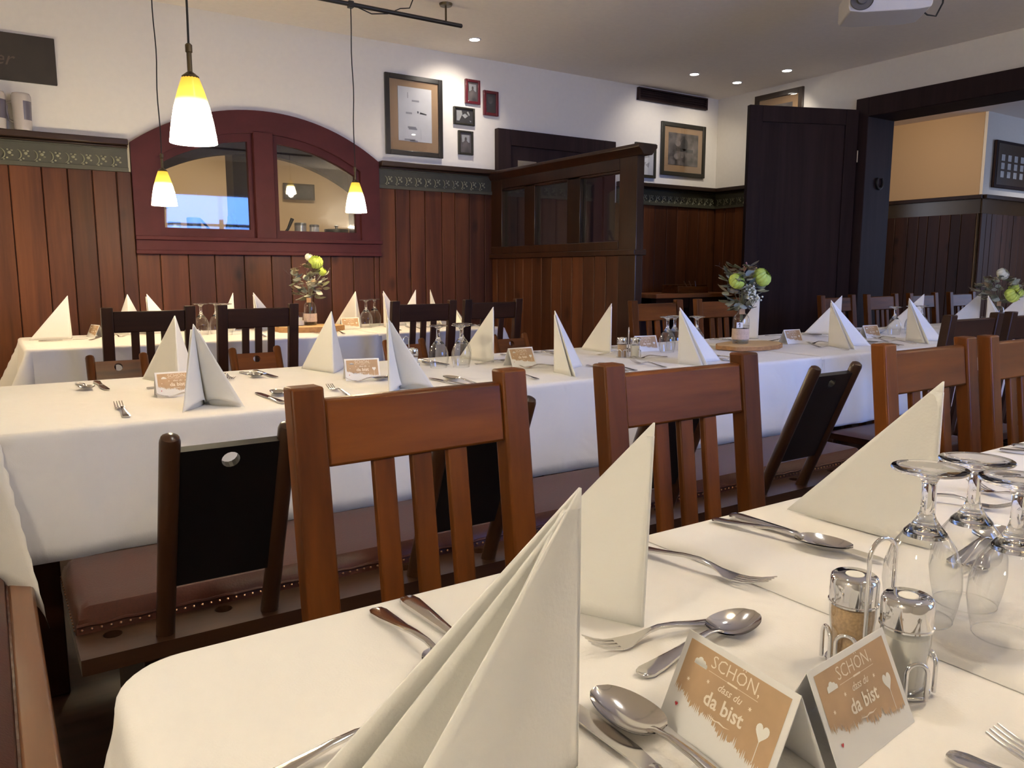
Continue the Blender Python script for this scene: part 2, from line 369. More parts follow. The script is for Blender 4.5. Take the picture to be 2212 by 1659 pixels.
# wainscot planks, one object each
def planks(parent, a0, a1, width, z0, z1, place, mat, jitter=0.2):
    x = a0; i = 0; base = {}
    while x < a1 - 0.02:
        wd = min(width * (1 + random.uniform(-jitter, jitter)), a1 - x)
        t = 0.016 + random.uniform(0, 0.004)
        o = MB(); o.box(-wd / 2 + 0.002, wd / 2 - 0.002, -t, 0, 0, z1 - z0)
        p = o.build('plank', mat, parent, bevel=0.004)
        place(p, x + wd / 2, z0); x += wd; i += 1
for (xa, xb, zt_) in ((-0.15, 0.78, 1.69), (0.78, 2.37, 1.225), (2.37, 3.34, 1.69), (4.58, XR, 1.69)): box('backing_board', DARKW, xa, xb, YB - 0.006, YB, 0, zt_, wall_back)
box('backing_board', DARKW, XR - 0.006, XR, 3.87, YB, 0, 1.69, wall_right)
def on_back(p, x, z): p.location = (x, YB, z)
planks(wall_back, -0.15, 0.78, 0.155, 0.0, 1.69, on_back, PLANK)
planks(wall_back, 0.78, 2.37, 0.155, 0.0, 1.225, on_back, PLANK)
planks(wall_back, 2.37, 3.34, 0.125, 0.0, 1.69, on_back, PLANK)
planks(wall_back, 4.58, XR + 0.01, 0.125, 0.0, 1.69, on_back, PLANK)
def on_right(p, y, z): p.location = (XR, y, z); p.rotation_euler = (0, 0, -pi / 2)
planks(wall_right, 3.87, YB - 0.012, 0.125, 0.0, 1.69, on_right, PLANK)

# frieze with garland relief and dado shelf
def ornament_mesh():
    b = MB()
    b.tube([(0.030 * cos(a) - 0.012, -0.002, 0.030 * sin(a)) for a in [radians(-75 + 150 * i / 8) for i in range(9)]], [0.001 + 0.0032 * sin(pi * i / 8) for i in range(9)], 6)
    for (x, z, r, s) in ((0.045, 0.008, 0.013, 1.0), (0.058, 0.022, 0.009, 1), (0.060, -0.006, 0.009, 1), (0.034, 0.024, 0.008, 1), (0.030, -0.022, 0.008, 1), (0.012, -0.032, 0.008, 1)):
        b.lathe([(0.0001, -0.004), (r * 0.7, -0.003), (r, 0.0), (r * 0.7, 0.003), (0.0001, 0.004)], 7, cap=False)
        k = len(b.v) - 35
        for i in range(k, len(b.v)):
            X, Y, Z = b.v[i]; b.v[i] = (x + X, Z - 0.001, z + Y * 0.75)
    return b.mesh('ornament', GREENO)
ORN = ornament_mesh()
trimn = [0]
def dado(x0, x1, parent_name, rot=0.0, origin=(0, 0), ends=True):
    e = struct(empty(parent_name, (origin[0], origin[1], 1.686), rot))
    b = MB(); b.box(x0, x1, -0.022, 0, 0, 0.148); b.box(x0, x1, -0.034, 0, 0.0, 0.026); b.box(x0, x1, -0.030, 0, 0.128, 0.140)
    b.build('frieze_board', GREENP, e, bevel=0.002)
    s = MB(); s.box(x0, x1 , -0.085, 0, 0.148, 0.185); s.box(x0, x1, -0.06, 0, 0.136, 0.148)
    s.build('dado_shelf', RAILW, e, bevel=0.006)
    x = x0 + 0.05
    while x < x1 - 0.08: inst(ORN, 'ornament', e, (x, -0.026, 0.060), sc=(0.82, 1.0, 0.95)); x += 0.0775
    return e
dado(-0.15, 0.765, 'trim_1', 0, (0, YB))
dado(2.375, 3.33, 'trim_2', 0, (0, YB))
dado(4.60, XR, 'trim_3', 0, (0, YB))
dado(0.0, YB - 3.87, 'trim_4', -pi / 2, (XR, YB))

# arched internal window: burgundy frame, mullion, two panes
win = struct(empty('window_1', (AX, YB, 1.217)))
def arch_pts(r, x0, x1, n=22): return [(x0 + (x1 - x0) * i / n, AZ + sqrt(max(0, r * r - (x0 + (x1 - x0) * i / n) ** 2)) - 1.217) for i in range(n + 1)]
fo = MB()
RI = 1.205
def strip(b, xa, xb, zl, zu, y0, y1, n=24):
    xs = [xa + (xb - xa) * i / n for i in range(n + 1)]
    b.prism([(x, zl(x)) for x in xs] + [(x, zu(x)) for x in reversed(xs)], lambda u, v, t: (u, t, v), y0, y1)
zo = lambda x: AZ + sqrt(max(0, AR ** 2 - x * x)) - 1.217
zi = lambda x: AZ + sqrt(max(0, RI ** 2 - x * x)) - 1.217
strip(fo, -0.655, 0.655, zi, zo, -0.045, 0.19)
strip(fo, -0.795, -0.655, lambda x: 0.0, zo, -0.045, 0.19, 4); strip(fo, 0.655, 0.795, lambda x: 0.0, zo, -0.045, 0.19, 4)
fo.box(-0.655, 0.655, -0.045, 0.19, 0.0, 0.09)
fo.build('outer_frame', BURG, win)
si = MB(); si.box(-0.80, 0.80, -0.07, -0.045, 0.075, 0.10); si.box(-0.80, 0.80, -0.055, -0.045, -0.01, 0.015); si.build('sill_moulding', BURG, win, bevel=0.004)
box('mullion', BURG, -0.075, 0.055, -0.052, 0.05, 0.09, 1.2045 - 1.217 + AZ - 0.0 + 0.01, win, 0.006)
for sgn, xa, xb in ((-1, -0.655, -0.075), (1, 0.055, 0.655)):
    sf = MB(); zs = lambda x: zi(x) - 0.05
    strip(sf, xa, xb, zs, lambda x: zi(x) + 0.002, -0.02, 0.02, 14)
    sf.box(xa, xb, -0.02, 0.02, 0.09, 0.153)
    sf.box(xa, xa + 0.03, -0.0195, 0.0195, 0.1525, zi(xa) - 0.03); sf.box(xb - 0.03, xb, -0.0195, 0.0195, 0.1525, zi(xb) - 0.03)
    sf.build('sash', BURG, win)
    pn = MB(); strip(pn, xa + 0.02, xb - 0.02, lambda x: 0.14, lambda x: zi(x) - 0.03, -0.003, 0.003, 14); pn.build('pane', PANE, win, weld=True)

# room behind the arched window
fa = MB(); strip(fa, -0.70, 0.70, lambda x: AZ + sqrt(1.235 ** 2 - x * x) - 1.217 - 0.13, lambda x: zo(x), 0.19, 0.27); fa.build('far_arch', DARKW, win)
kw = MB(); kw.box(-0.6, 3.6, 7.3, 7.4, 0, H); kw.box(-0.7, -0.6, 5.5, 7.4, 0, H); kw.box(3.5, 3.6, 5.5, 7.3, 0, H)
struct(kw.build('wall_kitchen', WALLO, smooth=0))
ks = struct(box('trim_5', PARTW, 0.80, 2.35, 5.50, 5.78, 1.27, 1.31, None, 0.004))
bm_ = MB(); bm_.box(1.56, 1.71, 6.0, 6.2, 0, H); struct(bm_.build('trim_6', DARKW, None))

# ------------------------------------------------------------------ doorway, door leaf and next room
d1 = struct(empty('door_1', (XR, 3.80, 0)))
cs = MB(); cs.box(-0.03, 0.33, -0.055, 0.055, 0, 2.437); cs.build('jamb', DARKW, d1, bevel=0.006)
ln = MB(); ln.box(-0.03, 0.33, -3.65, -0.055, 2.290, 2.437); ln.build('lintel', DARKW, d1, bevel=0.006)
cs2 = MB(); cs2.box(-0.03, 0.33, -3.65, -3.54, 0, 2.29); cs2.build('jamb', DARKW, d1, bevel=0.006)
hk = MB(); hk.tube([(0.165 + 0.042 * sin(a), -0.062, 1.80 - 0.045 * cos(a)) for a in [radians(-140 + 280 * i / 12) for i in range(13)]], [0.008 + 0.003 * sin(pi * i / 12) for i in range(13)], 8)
hk.build('horseshoe', BLACKM, d1)
leaf = empty('leaf_frame', (0, 0, 0)); bpy.data.objects.remove(leaf)
lf = MB()
LW = 0.93
for (a, b, c, d) in ((0, 0.11, 0.02, 2.35), (LW - 0.11, LW, 0.02, 2.35), (0.11, LW - 0.11, 2.23, 2.35), (0.11, LW - 0.11, 0.02, 0.25)): lf.box(a, b, -0.022, 0.022, c, d)
leaf = lf.build('leaf_frame', DARKW, d1, bevel=0.004)
leaf.location = (-0.045, 0.03, 0); leaf.rotation_euler = (0, 0, atan2(0.34, -0.87))
pm = MB(); pm.box(0.11, LW - 0.11, -0.010, 0.010, 0.25, 2.23); pm.box(0.125, LW - 0.125, -0.016, 0.016, 0.265, 0.275); pm.build('leaf_panel', DARKW, leaf)
hh = MB(); hh.lathe([(0.007, 0), (0.007, 0.09)], 10, (0.0, 0.03, 1.95)); hh.lathe([(0.007, 0), (0.007, 0.09)], 10, (0, 0.03, 0.3)); hh.build('hinge', STEEL, leaf)
kn = MB(); kn.tube([(LW - 0.06, 0.022, 1.05), (LW - 0.06, 0.06, 1.05), (LW - 0.17, 0.06, 1.05)], 0.008, 8); kn.build('handle', BRASSD, leaf)

# dark door in the back wall behind the partition
d2 = struct(empty('door_2', (3.955, YB, 0)))
df = MB(); df.box(-0.595, -0.47, -0.05, 0, 0, 2.19); df.box(0.47, 0.595, -0.05, 0, 0, 2.19); df.box(-0.47, 0.47, -0.05, 0, 2.07, 2.19); df.build('door_frame', DARKW, d2, bevel=0.005)
box('leaf', DARKW, -0.47, 0.47, -0.025, 0, 0.01, 2.07, d2)
box('name_plate', STEEL, -0.40, -0.22, -0.032, -0.025, 1.90, 1.965, d2)

# next room
nr = MB(); nr.box(8.495, 11.0, 4.20, 6.2, 0, H); struct(nr.build('wall_next_room', WALLO, smooth=0))
nl = MB(); nl.box(XR + 0.3, 8.6, 6.2, 6.3, 0, H); nl.box(10.9, 11.0, -1.5, 4.2, 0, 0.8); nl.box(10.9, 11.0, -1.5, 4.2, 2.4, H); nl.box(10.9, 11.0, 2.6, 4.2, 0.8, 2.4); nl.box(10.9, 11.0, -1.5, 0.4, 0.8, 2.4)
struct(nl.build('wall_next_room_far', WALLO, smooth=0))
wplaster = struct(box('wall_next_room_face', PLASTER, 8.50, 11.0, 4.17, 4.20, 1.86, H))
tn = struct(empty('trim_7', (8.495, 4.20, 0)))
b = MB(); b.box(-0.05, 0, -0.05, 2.0, 1.835, 1.875); b.box(0, 2.5, -0.08, 0, 1.835, 1.875); b.build('dado_shelf', RAILW, tn, bevel=0.004)
b = MB(); b.box(-0.014, 0, -0.03, 2.0, 1.69, 1.835); b.box(0, 2.5, -0.044, 0, 1.69, 1.835); b.build('metal_band', SUITE, tn)
def on_nr(p, y, z): p.location = (8.495, y, z); p.rotation_euler = (0, 0, -pi / 2)
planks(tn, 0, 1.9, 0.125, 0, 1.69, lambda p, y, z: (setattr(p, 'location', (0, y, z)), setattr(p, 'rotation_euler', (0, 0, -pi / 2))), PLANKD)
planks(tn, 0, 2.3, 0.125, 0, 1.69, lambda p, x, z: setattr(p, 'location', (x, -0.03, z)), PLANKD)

# ------------------------------------------------------------------ partition screen
part = tag(empty('partition_screen', (3.345, 3.63, 0)), 'dark wooden partition with three glazed openings standing out from the back wall', 'partition')
PL = 1.62
b = MB(); b.box(-0.03, 0.03, 0.0, 0.16, 0, 1.80); b.build('end_post', PARTW, part, bevel=0.005)
b = MB(); b.box(-0.03, 0.03, PL - 0.12, PL + 0.03, 1.2, 1.80); b.build('wall_post', PARTW, part, bevel=0.004)
for y0, y1 in ((0.55, 0.69), (1.07, 1.20)):
    b = MB(); b.box(-0.028, 0.028, y0, y1, 1.29, 1.72); b.build('upright', PARTW, part, bevel=0.004)
b = MB(); b.box(-0.032, 0.032, 0.16, PL - 0.12, 1.72, 1.80); b.box(-0.028, 0.028, 0.16, PL - 0.12, 1.705, 1.72); b.build('top_rail', PARTW, part, bevel=0.004)
b = MB(); b.prism([(-0.035, 1.79), (0.035, 1.79), (0.05, 1.81), (0.075, 1.832), (0.075, 1.852), (-0.075, 1.852), (-0.075, 1.832), (-0.05, 1.81)], lambda u, v, t: (u, t, v), -0.06, PL + 0.03)
b.build('cornice', PARTW, part, bevel=0.003)
b = MB(); b.box(-0.032, 0.032, 0.16, PL + 0.03, 1.235, 1.29); b.box(-0.05, 0.05, -0.01, PL + 0.03, 1.20, 1.235); b.build('middle_rail', PARTW, part, bevel=0.004)
for y0, y1 in ((0.16, 0.55), (0.69, 1.07), (1.20, PL - 0.12)): box('pane', PANE, -0.003, 0.003, y0, y1, 1.29, 1.705, part)
y = 0.16
while y < PL:
    wd = min(0.118, PL + 0.03 - y)
    b = MB(); b.box(-0.022 - random.uniform(0, 0.003), 0.022, y + 0.002, y + wd - 0.002, 0.02, 1.2); b.build('plank', PLANKM, part, bevel=0.003); y += wd

# ------------------------------------------------------------------ chairs and benches
def ring_cell(b, x0, x1, y0, y1, z0, z1, hx, hy, r, fn=None, n=16):
    fn = fn or (lambda x, y, z: (x, y, z))
    out = []; inn = []
    for i in range(n):
        a = 2 * pi * i / n; c, s = cos(a), sin(a)
        tx = ((x1 - hx) / c if c > 1e-9 else (x0 - hx) / c if c < -1e-9 else 1e9); ty = ((y1 - hy) / s if s > 1e-9 else (y0 - hy) / s if s < -1e-9 else 1e9)
        t = min(tx, ty); out.append((hx + t * c, hy + t * s)); inn.append((hx + r * c, hy + r * s))
    for cx, cy in ((x0, y0), (x1, y0), (x1, y1), (x0, y1)):
        k = min(range(n), key=lambda i: hypot(out[i][0] - cx, out[i][1] - cy)); out[k] = (cx, cy)
    vs = [fn(x, y, z) for z in (z0, z1) for ring in (out, inn) for x, y in ring]
    fs = []
    for i in range(n):
        k = (i + 1) % n
        fs += [(2 * n + i, 2 * n + k, 3 * n + k, 3 * n + i), (i, n + i, n + k, k), (n + i, 3 * n + i, 3 * n + k, n + k), (i, k, 2 * n + k, 2 * n + i)]
    b.add(vs, fs)

def make_chair(mz, mx, mslat, mrail):
    t = empty('slat_back_chair', (0, 0, 0)); W = 0.39
    yb = lambda z: -0.060 + 0.060 * (z - 0.45) / 0.495
    for s in (-1, 1):
        x = s * (W / 2 - 0.0235)
        b = MB(); b.bar((x, -0.060, 0.44), (x, yb(0.945), 0.945), 0.047, 0.034); b.build('post', mz, t, bevel=0.004)
        b = MB(); b.bar((x, -0.030, 0.0), (x, -0.060, 0.44), 0.042, 0.034); b.build('leg', mz, t, bevel=0.004)
        b = MB(); b.bar((x, -0.450, 0.0), (x, -0.450, 0.41), 0.038, 0.038); b.build('leg', mz, t, bevel=0.004)
        b = MB(); b.box(x - 0.011, x + 0.011, -0.431, -0.055, 0.19, 0.225); b.build('stretcher', mx, t, bevel=0.003)
    b = MB(); p = []
    for z in (0.832, 0.926):
        y = yb(z); p += [(-W / 2 + 0.046, y - 0.011, z), (W / 2 - 0.046, y - 0.011, z), (W / 2 - 0.046, y + 0.011, z), (-W / 2 + 0.046, y + 0.011, z)]
    b.hexa(p); b.build('top_rail', mrail, t, bevel=0.005)
    for x in (-0.062, 0.0, 0.062):
        b = MB(); b.bar((x, yb(0.47), 0.47), (x, yb(0.834), 0.834), 0.034, 0.014); b.build('slat', mslat, t, bevel=0.003)
    b = MB(); b.box(-W / 2 + 0.02, W / 2 - 0.02, -0.470, -0.045, 0.405, 0.435); b.build('seat_frame', mx, t, bevel=0.004)
    b = MB(); b.grid(lambda u, v: ((u - 0.5) * 0.37, -0.470 + 0.40 * v, 0.435 + 0.012 * (max(0, 1 - abs(2 * u - 1) ** 5) * max(0, 1 - abs(2 * v - 1) ** 5)) ** 0.5), 12, 12)
    b.build('seat_cushion', LEATHER, t)
    return t
chairA = make_chair(CHAIRZ, CHAIRX, CHAIRZ, CHAIRX)
chairB = make_chair(CHDZ, CHDX, CHDZ, CHDX)  # same chair, its shade carried by the darker wood colour
used = {'A': False, 'B': False}
def chair(kind, x, y, rz, label, group):
    src = chairA if kind == 'A' else chairB
    o = src if not used[kind] else copy_tree(src)
    used[kind] = True
    o.location = (x, y, 0); o.rotation_euler = (0, 0, rz); tag(o, label, 'chair', group); return o
for i, (x, y, rz) in enumerate([(0.523, 1.05, 0.03), (1.047, 1.02, 0.0), (1.79, 0.975, 0.0), (2.225, 0.97, 0.02), (2.68, 0.97, 0)]):
    chair('A', x, y, rz, ORD[i] + ' brown slat-back chair from the left along the front table, facing the camera', 'slat chairs at the front table')
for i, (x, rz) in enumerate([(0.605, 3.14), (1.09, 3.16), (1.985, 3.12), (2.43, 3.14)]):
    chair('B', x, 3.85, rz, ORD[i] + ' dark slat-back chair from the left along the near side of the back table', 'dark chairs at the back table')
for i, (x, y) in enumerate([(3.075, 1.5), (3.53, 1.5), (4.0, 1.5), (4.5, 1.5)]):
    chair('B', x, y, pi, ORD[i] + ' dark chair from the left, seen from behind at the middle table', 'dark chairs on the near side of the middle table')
for i, (x, y) in enumerate([(3.10, 3.22), (3.60, 3.22), (4.80, 3.25), (5.32, 3.25), (5.86, 3.25), (6.42, 3.25)]):
    chair('A', x, y, 0.0, ORD[i] + ' reddish slat-back chair from the left behind the middle table', 'slat chairs on the far side of the middle table')

def cushion(b, x0, x1, y0, y1, z0, z1, nx=40, ny=10, r=0.03):
    def prof(u, a0, a1):   # non-uniform spacing towards the edges
        return a0 + (a1 - a0) * (0.5 - 0.5 * cos(pi * u))
    def f(u, v):
        x, y = prof(u, x0, x1), prof(v, y0, y1)
        d = min(x - x0, x1 - x, y - y0, y1 - y)
        q = 1.0 if d > r else sqrt(max(0.0, 1 - (1 - d / r) ** 2))
        return (x, y, z0 + (z1 - z0) * q)
    b.grid(f, nx, ny)
def studs(b, pts, r=0.0032):
    for (x, y, z, dx, dy) in pts:
        k = 6
        vs = [(x + dx * r, y + dy * r, z)] ; 
        ax = Vector((-dy, dx, 0)); az = Vector((0, 0, 1))
        vs += [tuple(Vector((x, y, z)) + ax * (r * cos(2 * pi * i / k)) + az * (r * sin(2 * pi * i / k))) for i in range(k)]
        b.add(vs, [(0, 1 + i, 1 + (i + 1) % k) for i in range(k)])
def make_bench(name, loc, rz, length, stubs, mpost, mpanel, mrail, zs=1.0, holes=True):
    t = empty(name, loc, rz)
    ZR = 0.43
    b = MB()
    if holes:
        hx = [0.06 + 0.2 * i for i in range(int((length - 0.05) / 0.2))]; ed = [0.0] + [(hx[i] + hx[i + 1]) / 2 for i in range(len(hx) - 1)] + [length]
        for i, h in enumerate(hx): ring_cell(b, ed[i], ed[i + 1], 0, 0.118, ZR - 0.03, ZR, h, 0.085, 0.017)
    else: b.box(0, length, 0, 0.118, ZR - 0.03, ZR)
    b.build('back_rail', mrail, t, bevel=0.0)
    b = MB(); b.box(0.0, length, 0.118, 0.45, ZR - 0.03, ZR - 0.005); b.build('seat_board', mrail, t)
    b = MB(); cushion(b, 0.002, length - 0.002, 0.112, 0.455, ZR - 0.003, ZR + 0.046, 60, 12); b.build('seat_cushion', LEATHER, t)
    b = MB(); x = 0.012
    pts = []
    while x < length: pts.append((x, 0.1115, ZR + 0.008, 0, -1)); x += 0.0165
    y = 0.12
    while y < 0.44: pts.append((0.0015, y, ZR + 0.008, -1, 0)); y += 0.0165
    studs(b, pts); stuff(b.build('stud_row', STUD, t))
    b = MB(); 
    b.tube([(0.004 + i * (length - 0.008) / 120, 0.113, ZR + 0.016 + 0.0012 * sin(i * 2.1)) for i in range(121)], 0.0035, 6); b.build('piping', LEATHER, t)
    for x in (0.10, length / 2, length - 0.13):
        b = MB(); b.box(x, x + 0.03, 0.03, 0.43, 0, ZR - 0.03); b.build('leg', BENCHZ, t, bevel=0.004)
    b = MB(); b.box(0.13, length - 0.13, 0.2, 0.225, 0.15, 0.23); b.build('stretcher', BENCHZ, t, bevel=0.003)
    lean = atan2(0.17, 0.407); Ls = 0.441 * zs
    for xc in stubs:
        # a low back: two round posts and a board with a hole
        s = MB()
        for sg in (-1, 1):
            k = len(s.v)
            s.lathe([(0.017, -0.02), (0.017, Ls - 0.012), (0.0145, Ls - 0.004), (0.008, Ls), (0.0001, Ls + 0.001)], 14, (sg * 0.097, 0, 0))
        o = s.build('back_post', mpost, t); o.location = (xc, 0.035, ZR); o.rotation_euler = (lean, 0, 0)
        p = MB(); z0, z1 = 0.27 * Ls, Ls - 0.03; zc = z1 - 0.062
        fn = lambda x, y, z: (x, z, y)
        ring_cell(p, -0.086, 0.086, zc, z1, -0.008, 0.008, 0.0, z1 - 0.027, 0.0155, fn)
        p.hexa([fn(-0.086, z0, -0.008), fn(0.086, z0, -0.008), fn(0.086, z0, 0.008), fn(-0.086, z0, 0.008), fn(-0.086, zc, -0.008), fn(0.086, zc, -0.008), fn(0.086, zc, 0.008), fn(-0.086, zc, 0.008)])
        o = p.build('back_board', mpanel, t, smooth=0); o.location = (xc, 0.035, ZR); o.rotation_euler = (lean, 0, 0)
    return t
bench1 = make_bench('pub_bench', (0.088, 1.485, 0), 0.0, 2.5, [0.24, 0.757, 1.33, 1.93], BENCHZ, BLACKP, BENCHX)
tag(bench1, 'long pub bench with leather seat and black low backs before the middle table', 'bench', 'pub benches at the middle table')
bench2 = make_bench('pub_bench', (2.62, 3.40, 0), pi, 2.5, [0.31, 0.93, 1.652, 2.20], CHAIRZ, CHAIRX, CHAIRX, 0.84)
tag(bench2, 'pub bench with reddish low backs facing the camera between the middle and back tables', 'bench', 'pub benches at the middle table')
# bench along the left wall
lb = tag(empty('leather_bench', (0.036, 0.62, 0)), 'leather bench with studs and a plain brown edge rail at the bottom left', 'bench')
b = MB(); b.box(-0.047, 0.0, 0, 1.36, 0.395, 0.45); b.build('edge_rail', BENCHY, lb, bevel=0.006)
b = MB(); b.box(-0.46, -0.047, 0, 1.36, 0.395, 0.425); b.build('seat_board', BENCHY, lb)
b = MB(); cushion(b, -0.46, -0.045, 0.0, 1.36, 0.424, 0.478, 12, 60); b.build('seat_cushion', LEATHER, lb)
b = MB(); pts = []; y = 0.01
while y < 1.35: pts.append((-0.0445, y, 0.437, 1, 0)); y += 0.0165
studs(b, pts, 0.0036); stuff(b.build('stud_row', STUD, lb))
b = MB(); b.tube([(-0.0475, 0.004 + i * 1.352 / 100, 0.446 + 0.0012 * sin(i * 2.1)) for i in range(101)], 0.0035, 6); b.build('piping', LEATHER, lb)
for y in (0.1, 1.25):
    b = MB(); b.box(-0.44, -0.06, y, y + 0.03, 0, 0.395); b.build('leg', BENCHZ, lb)

# ------------------------------------------------------------------ tables and cloths
def make_table(name, x0, x1, y0, y1, label, group, zt=0.75):
    t = tag(empty(name, ((x0 + x1) / 2, (y0 + y1) / 2, 0)), label, 'table', group)
    hx, hy = (x1 - x0) / 2, (y1 - y0) / 2
    b = MB(); b.box(-hx, hx, -hy, hy, zt - 0.035, zt - 0.004); b.build('tabletop', CHDX, t, bevel=0.006)
    for sx in (-1, 1):
        for sy in (-1, 1):
            b = MB(); cx, cy = sx * (hx - 0.09), sy * (hy - 0.28); b.box(cx - 0.03, cx + 0.03, cy - 0.03, cy + 0.03, 0, zt - 0.035); b.build('leg', CHDZ, t, bevel=0.004)
    b = MB(); b.box(-hx + 0.1, hx - 0.1, -hy + 0.27, -hy + 0.29, zt - 0.12, zt - 0.035); b.box(-hx + 0.1, hx - 0.1, hy - 0.29, hy - 0.27, zt - 0.12, zt - 0.035); b.build('apron', CHDX, t)
    return t
def cloth(name, x0, x1, y0, y1, over, label, group, zt=0.75, sides='NSWE', rc=0.03, lift=0.0, flare=0.42, seed=1, wav=0.010, lean=None):
    """Draped cloth. A side that is not listed ends flat at the table edge (the next cloth goes on from there)."""
    rnd = random.Random(seed); ph = [rnd.uniform(0, 6.28) for _ in range(8)]
    RB = 0.012
    def coords(a0, a1, lo, hi):
        s = []
        ds = [0.0, 0.006, 0.012, 0.019, 0.03, 0.06] ; k = 0.09
        while k < over - 0.001: ds.append(k); k += 0.035
        ds.append(over)
        if lo: s += [a0 - d for d in reversed(ds)]
        else: s += [a0]
        q = [rc * f for f in (0.15, 0.3, 0.45, 0.6, 0.8, 1.0)]; l0, l1 = a0 + (rc if lo else 0), a1 - (rc if hi else 0)
        if lo: s += [a0 + d for d in q]
        m = max(2, int((l1 - l0) / 0.045)); s += [l0 + (l1 - l0) * i / m for i in range(1, m)]
        if hi: s += [a1 - d for d in reversed(q)]
        if hi: s += [a1 + d for d in ds]
        else: s += [a1]
        return s
    ix0, ix1 = x0 + (rc if 'W' in sides else 0), x1 - (rc if 'E' in sides else 0)
    iy0, iy1 = y0 + (rc if 'S' in sides else 0), y1 - (rc if 'N' in sides else 0)
    def shift(s, lo, hi, a0, a1): return s
    X = coords(x0, x1, 'W' in sides, 'E' in sides); Y = coords(y0, y1, 'S' in sides, 'N' in sides)
    def hang(d, fl):
        if d <= 0: return d, 0.0
        if d < RB * pi / 2: a = d / RB; return RB * sin(a), RB * (1 - cos(a))
        e = d - RB * pi / 2; return RB + e * fl, RB + e * sqrt(max(0.0, 1 - fl * fl))
    def pos(x, y):
        cx = min(max(x, ix0), ix1); cy = min(max(y, iy0), iy1)
        dx, dy = x - cx, y - cy; z = zt + 0.001 + lift
        if dx == 0 and dy == 0: return (x, y, z)
        rr = hypot(dx, dy)
        if dx != 0 and dy != 0:
            rmax = max(abs(dx), abs(dy)); ang = atan2(abs(dy), abs(dx)); k = sin(2 * ang)
            d = rr - rc; fl = 0.03 + flare * k ** 1.5
            o, dn = hang(d, fl)
            ux, uy = dx / rr, dy / rr
            if lean and dx < 0 and dy < 0:
                ux, uy = ux + (lean[0] - ux) * k, uy + (lean[1] - uy) * k; q = hypot(ux, uy); ux, uy = ux / q, uy / q
            # turn of the fold: material on both flanks is drawn to the ridge
            return (cx + ux * (rc + o), cy + uy * (rc + o), z - dn)
        d = rr - rc if rc else rr
        ends = ('W' in sides or 'E' in sides) if dx else ('S' in sides or 'N' in sides)
        s = y if dx else x
        o, dn = hang(d, 0.03)
        if d > 0: o += min(1.0, dn / 0.25) * (wav * (sin(s * 7.3 + ph[0]) * 0.6 + sin(s * 15.1 + ph[1]) * 0.4 + 1.0)) + 0.003 * sin(s * 41 + ph[2]) * min(1, dn / 0.2)
        return (cx + (dx / rr) * (rc + o), cy + (dy / rr) * (rc + o), z - dn)
    b = MB(); nx, ny = len(X), len(Y)
    b.add([pos(x, y) for y in Y for x in X], [(j * nx + i, j * nx + i + 1, (j + 1) * nx + i + 1, (j + 1) * nx + i) for j in range(ny - 1) for i in range(nx - 1)])
    o = b.build(name, CLOTH, smooth=60); md = o.modifiers.new('solid', 'SOLIDIFY'); md.thickness = 0.0012; md.offset = 1
    tag(o, label, 'tablecloth', group); return o
FY0, FY1 = -0.12, 0.735
make_table('dining_table', 0.09, 1.6, FY0 + 0.01, FY1 - 0.008, 'front dining table nearest the camera, hidden under its white cloth', 'dining tables under white cloths')
make_table('dining_table', 1.62, 3.1, FY0 + 0.01, FY1 - 0.008, 'table continuing the front row to the right beyond the wine glasses', 'dining tables under white cloths')
cloth('tablecloth', 0.075, 0.72, FY0, FY1, 0.285, 'white cloth on the left end of the front table, with the rounded corner', 'white tablecloths', sides='NSW', rc=0.05, seed=2, flare=0.30)
cloth('tablecloth', 0.692, 3.12, FY0, FY1, 0.285, 'white cloth over the right part of the front table, its edge making the seam', 'white tablecloths', sides='NSE', lift=0.0016, rc=0.03, seed=3)
for i, (a, c) in enumerate(((-0.015, 1.7), (1.72, 3.3), (3.32, 5.1), (5.12, 7.0))):
    make_table('dining_table', a, c, 2.008, 2.84, ORD[i] + ' table from the left in the long middle row, hidden under white cloth', 'dining tables under white cloths')
cloth('tablecloth', -0.03, 2.88, 2.0, 2.85, 0.30, 'white cloth on the left part of the long middle table', 'white tablecloths', sides='NSW', rc=0.02, seed=4, wav=0.006, lean=(0.30, -0.95))
cloth('tablecloth', 2.86, 7.02, 2.0, 2.85, 0.31, 'white cloth on the right part of the long middle table, bluish in daylight', 'white tablecloths', sides='NSE', lift=0.0016, rc=0.02, seed=5, wav=0.007)
make_table('dining_table', 0.15, 1.42, 4.16, 4.93, 'left table of the back row by the panelled wall', 'dining tables under white cloths')
make_table('dining_table', 1.44, 2.68, 4.16, 4.93, 'right table of the back row by the partition', 'dining tables under white cloths')
cloth('tablecloth', 0.135, 1.86, 4.15, 4.94, 0.28, 'white cloth on the left part of the back table, hanging in a corner fold', 'white tablecloths', sides='NSW', rc=0.02, seed=6, flare=0.5)
cloth('tablecloth', 1.84, 2.70, 4.15, 4.94, 0.27, 'white cloth on the right end of the back table near the partition', 'white tablecloths', sides='NSE', lift=0.0016, rc=0.02, seed=7)
ZT = 0.7525; ZC = 0.7555   # table surface / surface where a second cloth lies

